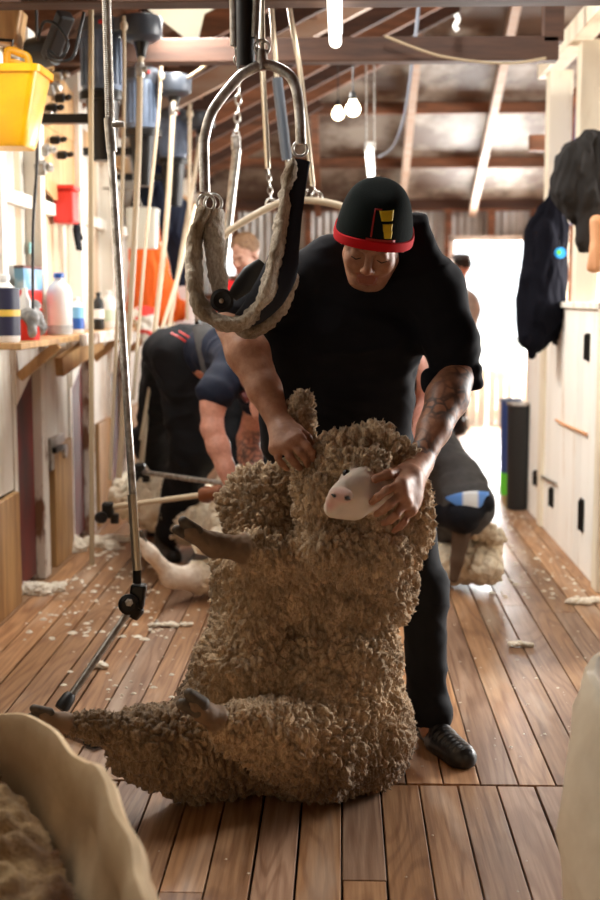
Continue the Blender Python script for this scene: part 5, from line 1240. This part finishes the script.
hanging('jacket', 'dark grey jacket bunched over the right-hand rail, nearer than the long black one', 'jacket', jacketB, mat('grey_coat', (.028,.026,.025), .9, spec=.05), P(580,140,5.9), .020, 57, .035, sc=(16,16,5))
c = P(560,253,6.55); o = thing('blue_tag', 'small round blue and green ear-tag disc hanging on the long black jacket', 'tag', c)
MB().lathe(c, [(.026,-.01),(.030,0),(.028,.012)], 18, (.2,-1,0)).build('disc', mat('bright_blue', (.01,.30,.75), .4), o, True); MB().lathe(c+[-.008,-.014,.003], [(.013,-.003),(.013,.003)], 14, (.2,-1,0)).build('inner_disc', M['green'], o, True); MB().tube([c+[0,0,.028], c+[0,.05,.07]], .003, 6).build('loop', M['black_rubber'], o)
def glv(Q):
    q = lambda x, y, D=5.7: P(x, y, D); Q.cone(q(597,222), q(600,265), .03, .04); Q.cone(q(598,250), q(590,268), .025, .012)
hanging('leather_rag', 'tan leather piece hanging at the right edge beside the grey jacket', 'rag', glv, M['tan_leather'], P(598,222,5.7), .008, 59)
# tall bins by the partition
def bin_(label, x0, x1, ytop, D, m_, foot=None):
    a = P(x0,ytop,D); b = P(x1,ytop,D); c = (a+b)/2; r = (b[0]-a[0])/2; base = np.array([c[0], D+r, 0]); H = a[2]
    o = thing('bin', label, 'bin', base)
    MB().lathe(base, [(r*.86,0),(r*.90,.02),(r,H-.03),(r,H),(r*.93,H),(r*.90,H-.03),(r*.8,.05)], 30, cap=True).build('barrel', m_, o, True)
    MB().tube(arc(base+[0,0,H-.005], r*1.0, 0, 2*math.pi, 30, U_, np.array([0,1.,0])), .008, 8, cap=False).build('rim', M['steel'] if not foot else M['motor_blue'], o, True)
    if foot: MB().lathe(base, [(r*.93,.0),(r*.95,.03),(r*.95,.15)], 30).build('green_foot', M['green'], o, True)
bin_('tall narrow black bin standing against the white partition at right', 509, 532, 404, 7.75, M['black_rubber'])
bin_('tall dark blue bin with a bright green foot just behind the black bin', 502, 524, 400, 8.35, M['navy_plastic'], True)
# ================================================================== wool packs in front
def pack(label, rim, zt, depth, xb, yb, fleece_z, inner, seed, loc, sag=None, m_=None):
    "rim: closed list of (x, y) points; the canvas wall falls to the floor, folds over a soft rim and lines the inside"
    o = thing('wool_pack', label, 'sack', loc); rim = np.array(rim, float); n = 120
    t = np.linspace(0, len(rim), n, endpoint=False); out = []
    for q in t:
        i = int(q) % len(rim); u = q-int(q); p0, p1, p2, p3 = rim[i-1], rim[i], rim[(i+1) % len(rim)], rim[(i+2) % len(rim)]
        out.append(.5*((2*p1)+(-p0+p2)*u+(2*p0-5*p1+4*p2-p3)*u*u+(-p0+3*p1-3*p2+p3)*u**3))
    R2 = np.array(out); c = R2.mean(0); d = R2-c; dn = d/np.linalg.norm(d, axis=1)[:, None]
    zs = zt+(sag(R2) if sag else 0)+.030*fbm(np.c_[R2*7, np.zeros(n)], seed, 2)
    prof = [(-.02,-1.0,1),(.02,-.75,1),(.045,-.45,1),(.030,-.2,1),(.020,-.10,1),(.023,-.05,0),(.020,-.02,0),(.010,-.003,0),(-.004,.0,0),(-.016,-.014,0),(-.020,-.05,0),(-.022,-.09,0),(-.036,-.10,1),(-.055,-.16,1),(-.078,-.24,1),(-.09,-.34,1)]
    v = []; f = []
    for dr_, dz, nz in prof:
        frac = dz
        for i in range(n):
            wob = (.040 if nz else .014)*(1-1.6*abs(fbm(np.array([[R2[i][0]*6+dz*.8, R2[i][1]*6, dz*2.2]]), seed+3, 2)[0]))
            z = zs[i]+dz*(zt if dz < -.4 else 1)*1.0; z = max(.002, z if dz > -.45 else zt*(1+dz) if dz > -1 else .002)
            p_ = R2[i]+dn[i]*(dr_+wob); v.append((p_[0], p_[1], z))
    for j in range(len(prof)-1):
        for i in range(n): i2 = (i+1) % n; f.append((j*n+i, j*n+i2, (j+1)*n+i2, (j+1)*n+i))
    MB().add(v, f).build('canvas', m_ or M['canvas_bag'], o, True)
    # raw wool filling: bumpy heap
    g = 150; xs_, ys_ = np.meshgrid(np.linspace(R2[:,0].min()+.1, R2[:,0].max()-.1, g), np.linspace(R2[:,1].min()+.1, R2[:,1].max()-.1, g), indexing='ij')
    p3 = np.c_[xs_.ravel(), ys_.ravel(), np.zeros(g*g)]; f1, f2 = worley(p3*13+fbm(p3*9, seed, 2)[:, None]*.7, seed); g1, g2 = worley(p3*34+fbm(p3*30, seed, 2)[:, None]*.6, seed+1)
    cx, cy = inner[:2]; rr_ = np.hypot((p3[:,0]-cx)/inner[2], (p3[:,1]-cy)/inner[3]); z = fleece_z+inner[4]*np.exp(-rr_**2)+(.6-f1)*.05+(.55-g1)*.02
    p3[:, 2] = z; k = np.clip(fbm(p3*7, seed+4, 3)*1.6+.45, 0, 1)[:, None]; cc = np.array([.70,.50,.26])*(1-k)+np.array([.24,.12,.05])*k
    ang = np.arctan2(p3[:,1]-c[1], p3[:,0]-c[0]); ra = np.arctan2(d[:,1], d[:,0]); od = np.argsort(ra); lim = np.interp(ang, ra[od], np.linalg.norm(d, axis=1)[od], period=2*math.pi)-.045
    ins = np.hypot(p3[:,0]-c[0], p3[:,1]-c[1]) < lim
    i_ = np.arange(g*g).reshape(g, g); Fq = np.stack([i_[:-1,:-1], i_[1:,:-1], i_[1:,1:], i_[:-1,1:]], -1).reshape(-1, 4); Fq = Fq[ins[Fq].all(1)]
    us = np.unique(Fq); mp = np.full(g*g, -1); mp[us] = np.arange(len(us))
    fl = make_mesh('fleece_wool', p3[us], mp[Fq], M['fleece'], o, True, cc[us]); fl['kind'] = 'stuff'
    return o
def rp(x, y, z): q = G(x, y, z); return (q[0], q[1])
zr = .52
near = [rp(-30,712,zr), rp(12,716,zr), rp(52,736,zr), rp(88,772,zr), rp(118,828,zr), rp(138,890,zr)]
pack('open cream canvas wool pack full of brown fleece at the lower left corner', near+[(-.25,1.45),(-.36,1.15),(-.65,.98),(-1.0,1.05),(-1.28,1.4),(-1.32,1.9),(-1.1,2.35)], zr, .5, 0, 0, .33, (-.80,1.92,.26,.55,.15), 91, (-.75,1.7,0))
zq = .60
pr_ = [(.475,2.25),(.50,2.02),(.61,1.80),(.80,1.72),(1.02,1.85),(1.10,2.15),(1.02,2.42),(.80,2.55),(.63,2.50),(.52,2.40)]
pack('tall pale cream canvas wool pack cut off by the right edge of the view', pr_, zq, .5, 0, 0, .40, (.78,2.15,.3,.3,.08), 97, (.76,2.15,0), sag=lambda r: .05*np.clip((r[:,0]-.42)/.3, 0, 1), m_=mat('canvas_pale', (.78,.68,.52), .75, noise=((4,4,4),(.64,.53,.38),.35,.65), bump=((16,16,16),.35,.01)))
# ================================================================== loose wool on the boards
M['scrap'] = mat('scrap', (.86,.80,.68), .95, noise=((60,60,60),(.66,.56,.42),.35,.65), bump=((150,150,150),.8,.004))
def tuft(name, label, x, y, L, w, seed, grp='loose white wool tufts on the floor'):
    c = G(x, y); Q = Sdf(.004, .015); r_ = random.Random(seed); n = 7
    for i in range(n): a = c+np.array([(i/(n-1)-.5)*L, r_.uniform(-w,w)*.5, .012]); Q.ball(a, r_.uniform(.5,1)*w*.42+.004, .015)
    v, f, i_ = Q.mesh(); v = v+normals(v, f)*(fbm(v*70, seed, 3)*.012)[:, None]; v[:, 2] = np.maximum(v[:, 2]*.8, .001)
    o = make_mesh(name, v, f, M['scrap'], None, True); tag(o, label, 'wool tuft', grp); return o
tuft('wool_tuft', 'long loose white wool tuft on the floor left of the big sheep', 171,627,.15,.030,1)
tuft('wool_tuft', 'flat loose wool tuft on the floor between the shearer\'s boot and the partition', 521,647,.075,.022,2)
tuft('wool_tuft', 'large loose white wool tuft by the right-hand wool pack', 584,603,.13,.050,3)
tuft('wool_tuft', 'small round wool tuft below the elbow of the steel down tube', 98,668,.05,.028,4)
tuft('wool_tuft', 'white wool heap at the foot of the second peeling post', 80,548,.34,.16,5)
tuft('wool_tuft', 'white wool heap at the foot of the nearest peeling post', 26,592,.26,.12,6)
tuft('wool_tuft', 'grey-white wool clump on the boards beside the bent shearer\'s boot', 118,540,.20,.08,7)
sb_ = MB(); r_ = random.Random(9); bmv = []
def dot(c, r):
    ax = [r*r_.uniform(.6,1.6), r*r_.uniform(.5,1.2), r*.5]; q = [c+np.array([ax[0]*math.cos(t), ax[1]*math.sin(t), 0.0005]) for t in np.linspace(0, 2*math.pi, 7)[:-1]]; t2 = [c+np.array([.5*ax[0]*math.cos(t+.4), .5*ax[1]*math.sin(t+.4), ax[2]]) for t in np.linspace(0, 2*math.pi, 7)[:-1]]
    sb_.add(q+t2+[c+np.array([0,0,ax[2]*1.3])], [(i,(i+1)%6,6+(i+1)%6,6+i) for i in range(6)]+[(6+i,6+(i+1)%6,12) for i in range(6)])
def field(n, x0, x1, y0, y1, r0, r1, f=None):
    for _ in range(n):
        x = r_.uniform(x0, x1); y = y0+(y1-y0)*r_.random()**1.3; c = G(x, y)
        if c[0] < LW+.12 or c[0] > RWX-.04 or (f and not f(x, y)): continue
        dot(c, r_.uniform(r0, r1)**1)
field(260, 10, 170, 545, 640, .004, .016); field(70, 60, 175, 600, 700, .003, .010); field(90, 440, 600, 560, 760, .002, .006)
field(220, 490, 600, 500, 600, .003, .014); field(60, 180, 240, 560, 660, .003, .008); field(25, 60, 560, 740, 900, .0015, .004)
s_ = sb_.build('wool_scraps', M['scrap'], None, True); tag(s_, 'tiny white wool scraps scattered over the floorboards', 'wool scraps', kind='stuff')
# ================================================================== light
def area(name, loc, rot, sx, sy, power, color=(1,1,1), spread=180):
    l = bpy.data.lights.new(name, 'AREA'); l.shape = 'RECTANGLE'; l.size = sx; l.size_y = sy; l.energy = power; l.color = color; l.spread = math.radians(spread)
    o = bpy.data.objects.new(name, l); COL.objects.link(o); o.location = loc; o.rotation_euler = rot; return o
tilt = math.atan(SL)
# daylight entering by the far door, then fill lamps added for brightness
area('door_daylight', ((D0+D1)/2, 13.4, 1.15), (math.radians(-90),0,0), 1.2, 2.0, 620, (1,.98,.95))
area('fill_side', (4.4, 8.2, 1.5), (0, math.radians(68), 0), 2.0, 5.5, 800, (1,.97,.93), 110)  # added from the right to brighten the left wall
area('fill_over', (.35, 4.9, roof_l(.35)-.03), (0, -tilt, 0), .5, .75, 34, (1,.97,.92))  # added overhead behind the front shearer, no roof opening known
area('fill_sheet', (-.72, 6.25, roof_l(-.72)-.19), (0, -tilt, 0), .35, 1.2, 75, (1,.97,.92))  # added under the pale ceiling sheet to brighten the left side
area('fill_left', (-1.05, 3.85, roof_l(-1.05)-.03), (0, -tilt, 0), .45, 1.2, 30, (1,.96,.90))  # added at upper left to light the front sheep
w = bpy.data.worlds.new('world'); bpy.context.scene.world = w; w.use_nodes = True
bg = w.node_tree.nodes['Background']; bg.inputs[0].default_value = (.93,.97,1,1); bg.inputs[1].default_value = 3.0
sc = bpy.context.scene
sc.view_settings.view_transform = 'Standard'; sc.view_settings.look = 'None'; sc.view_settings.gamma = 1
sc.view_settings.use_curve_mapping = False; sc.view_settings.exposure = 0.15
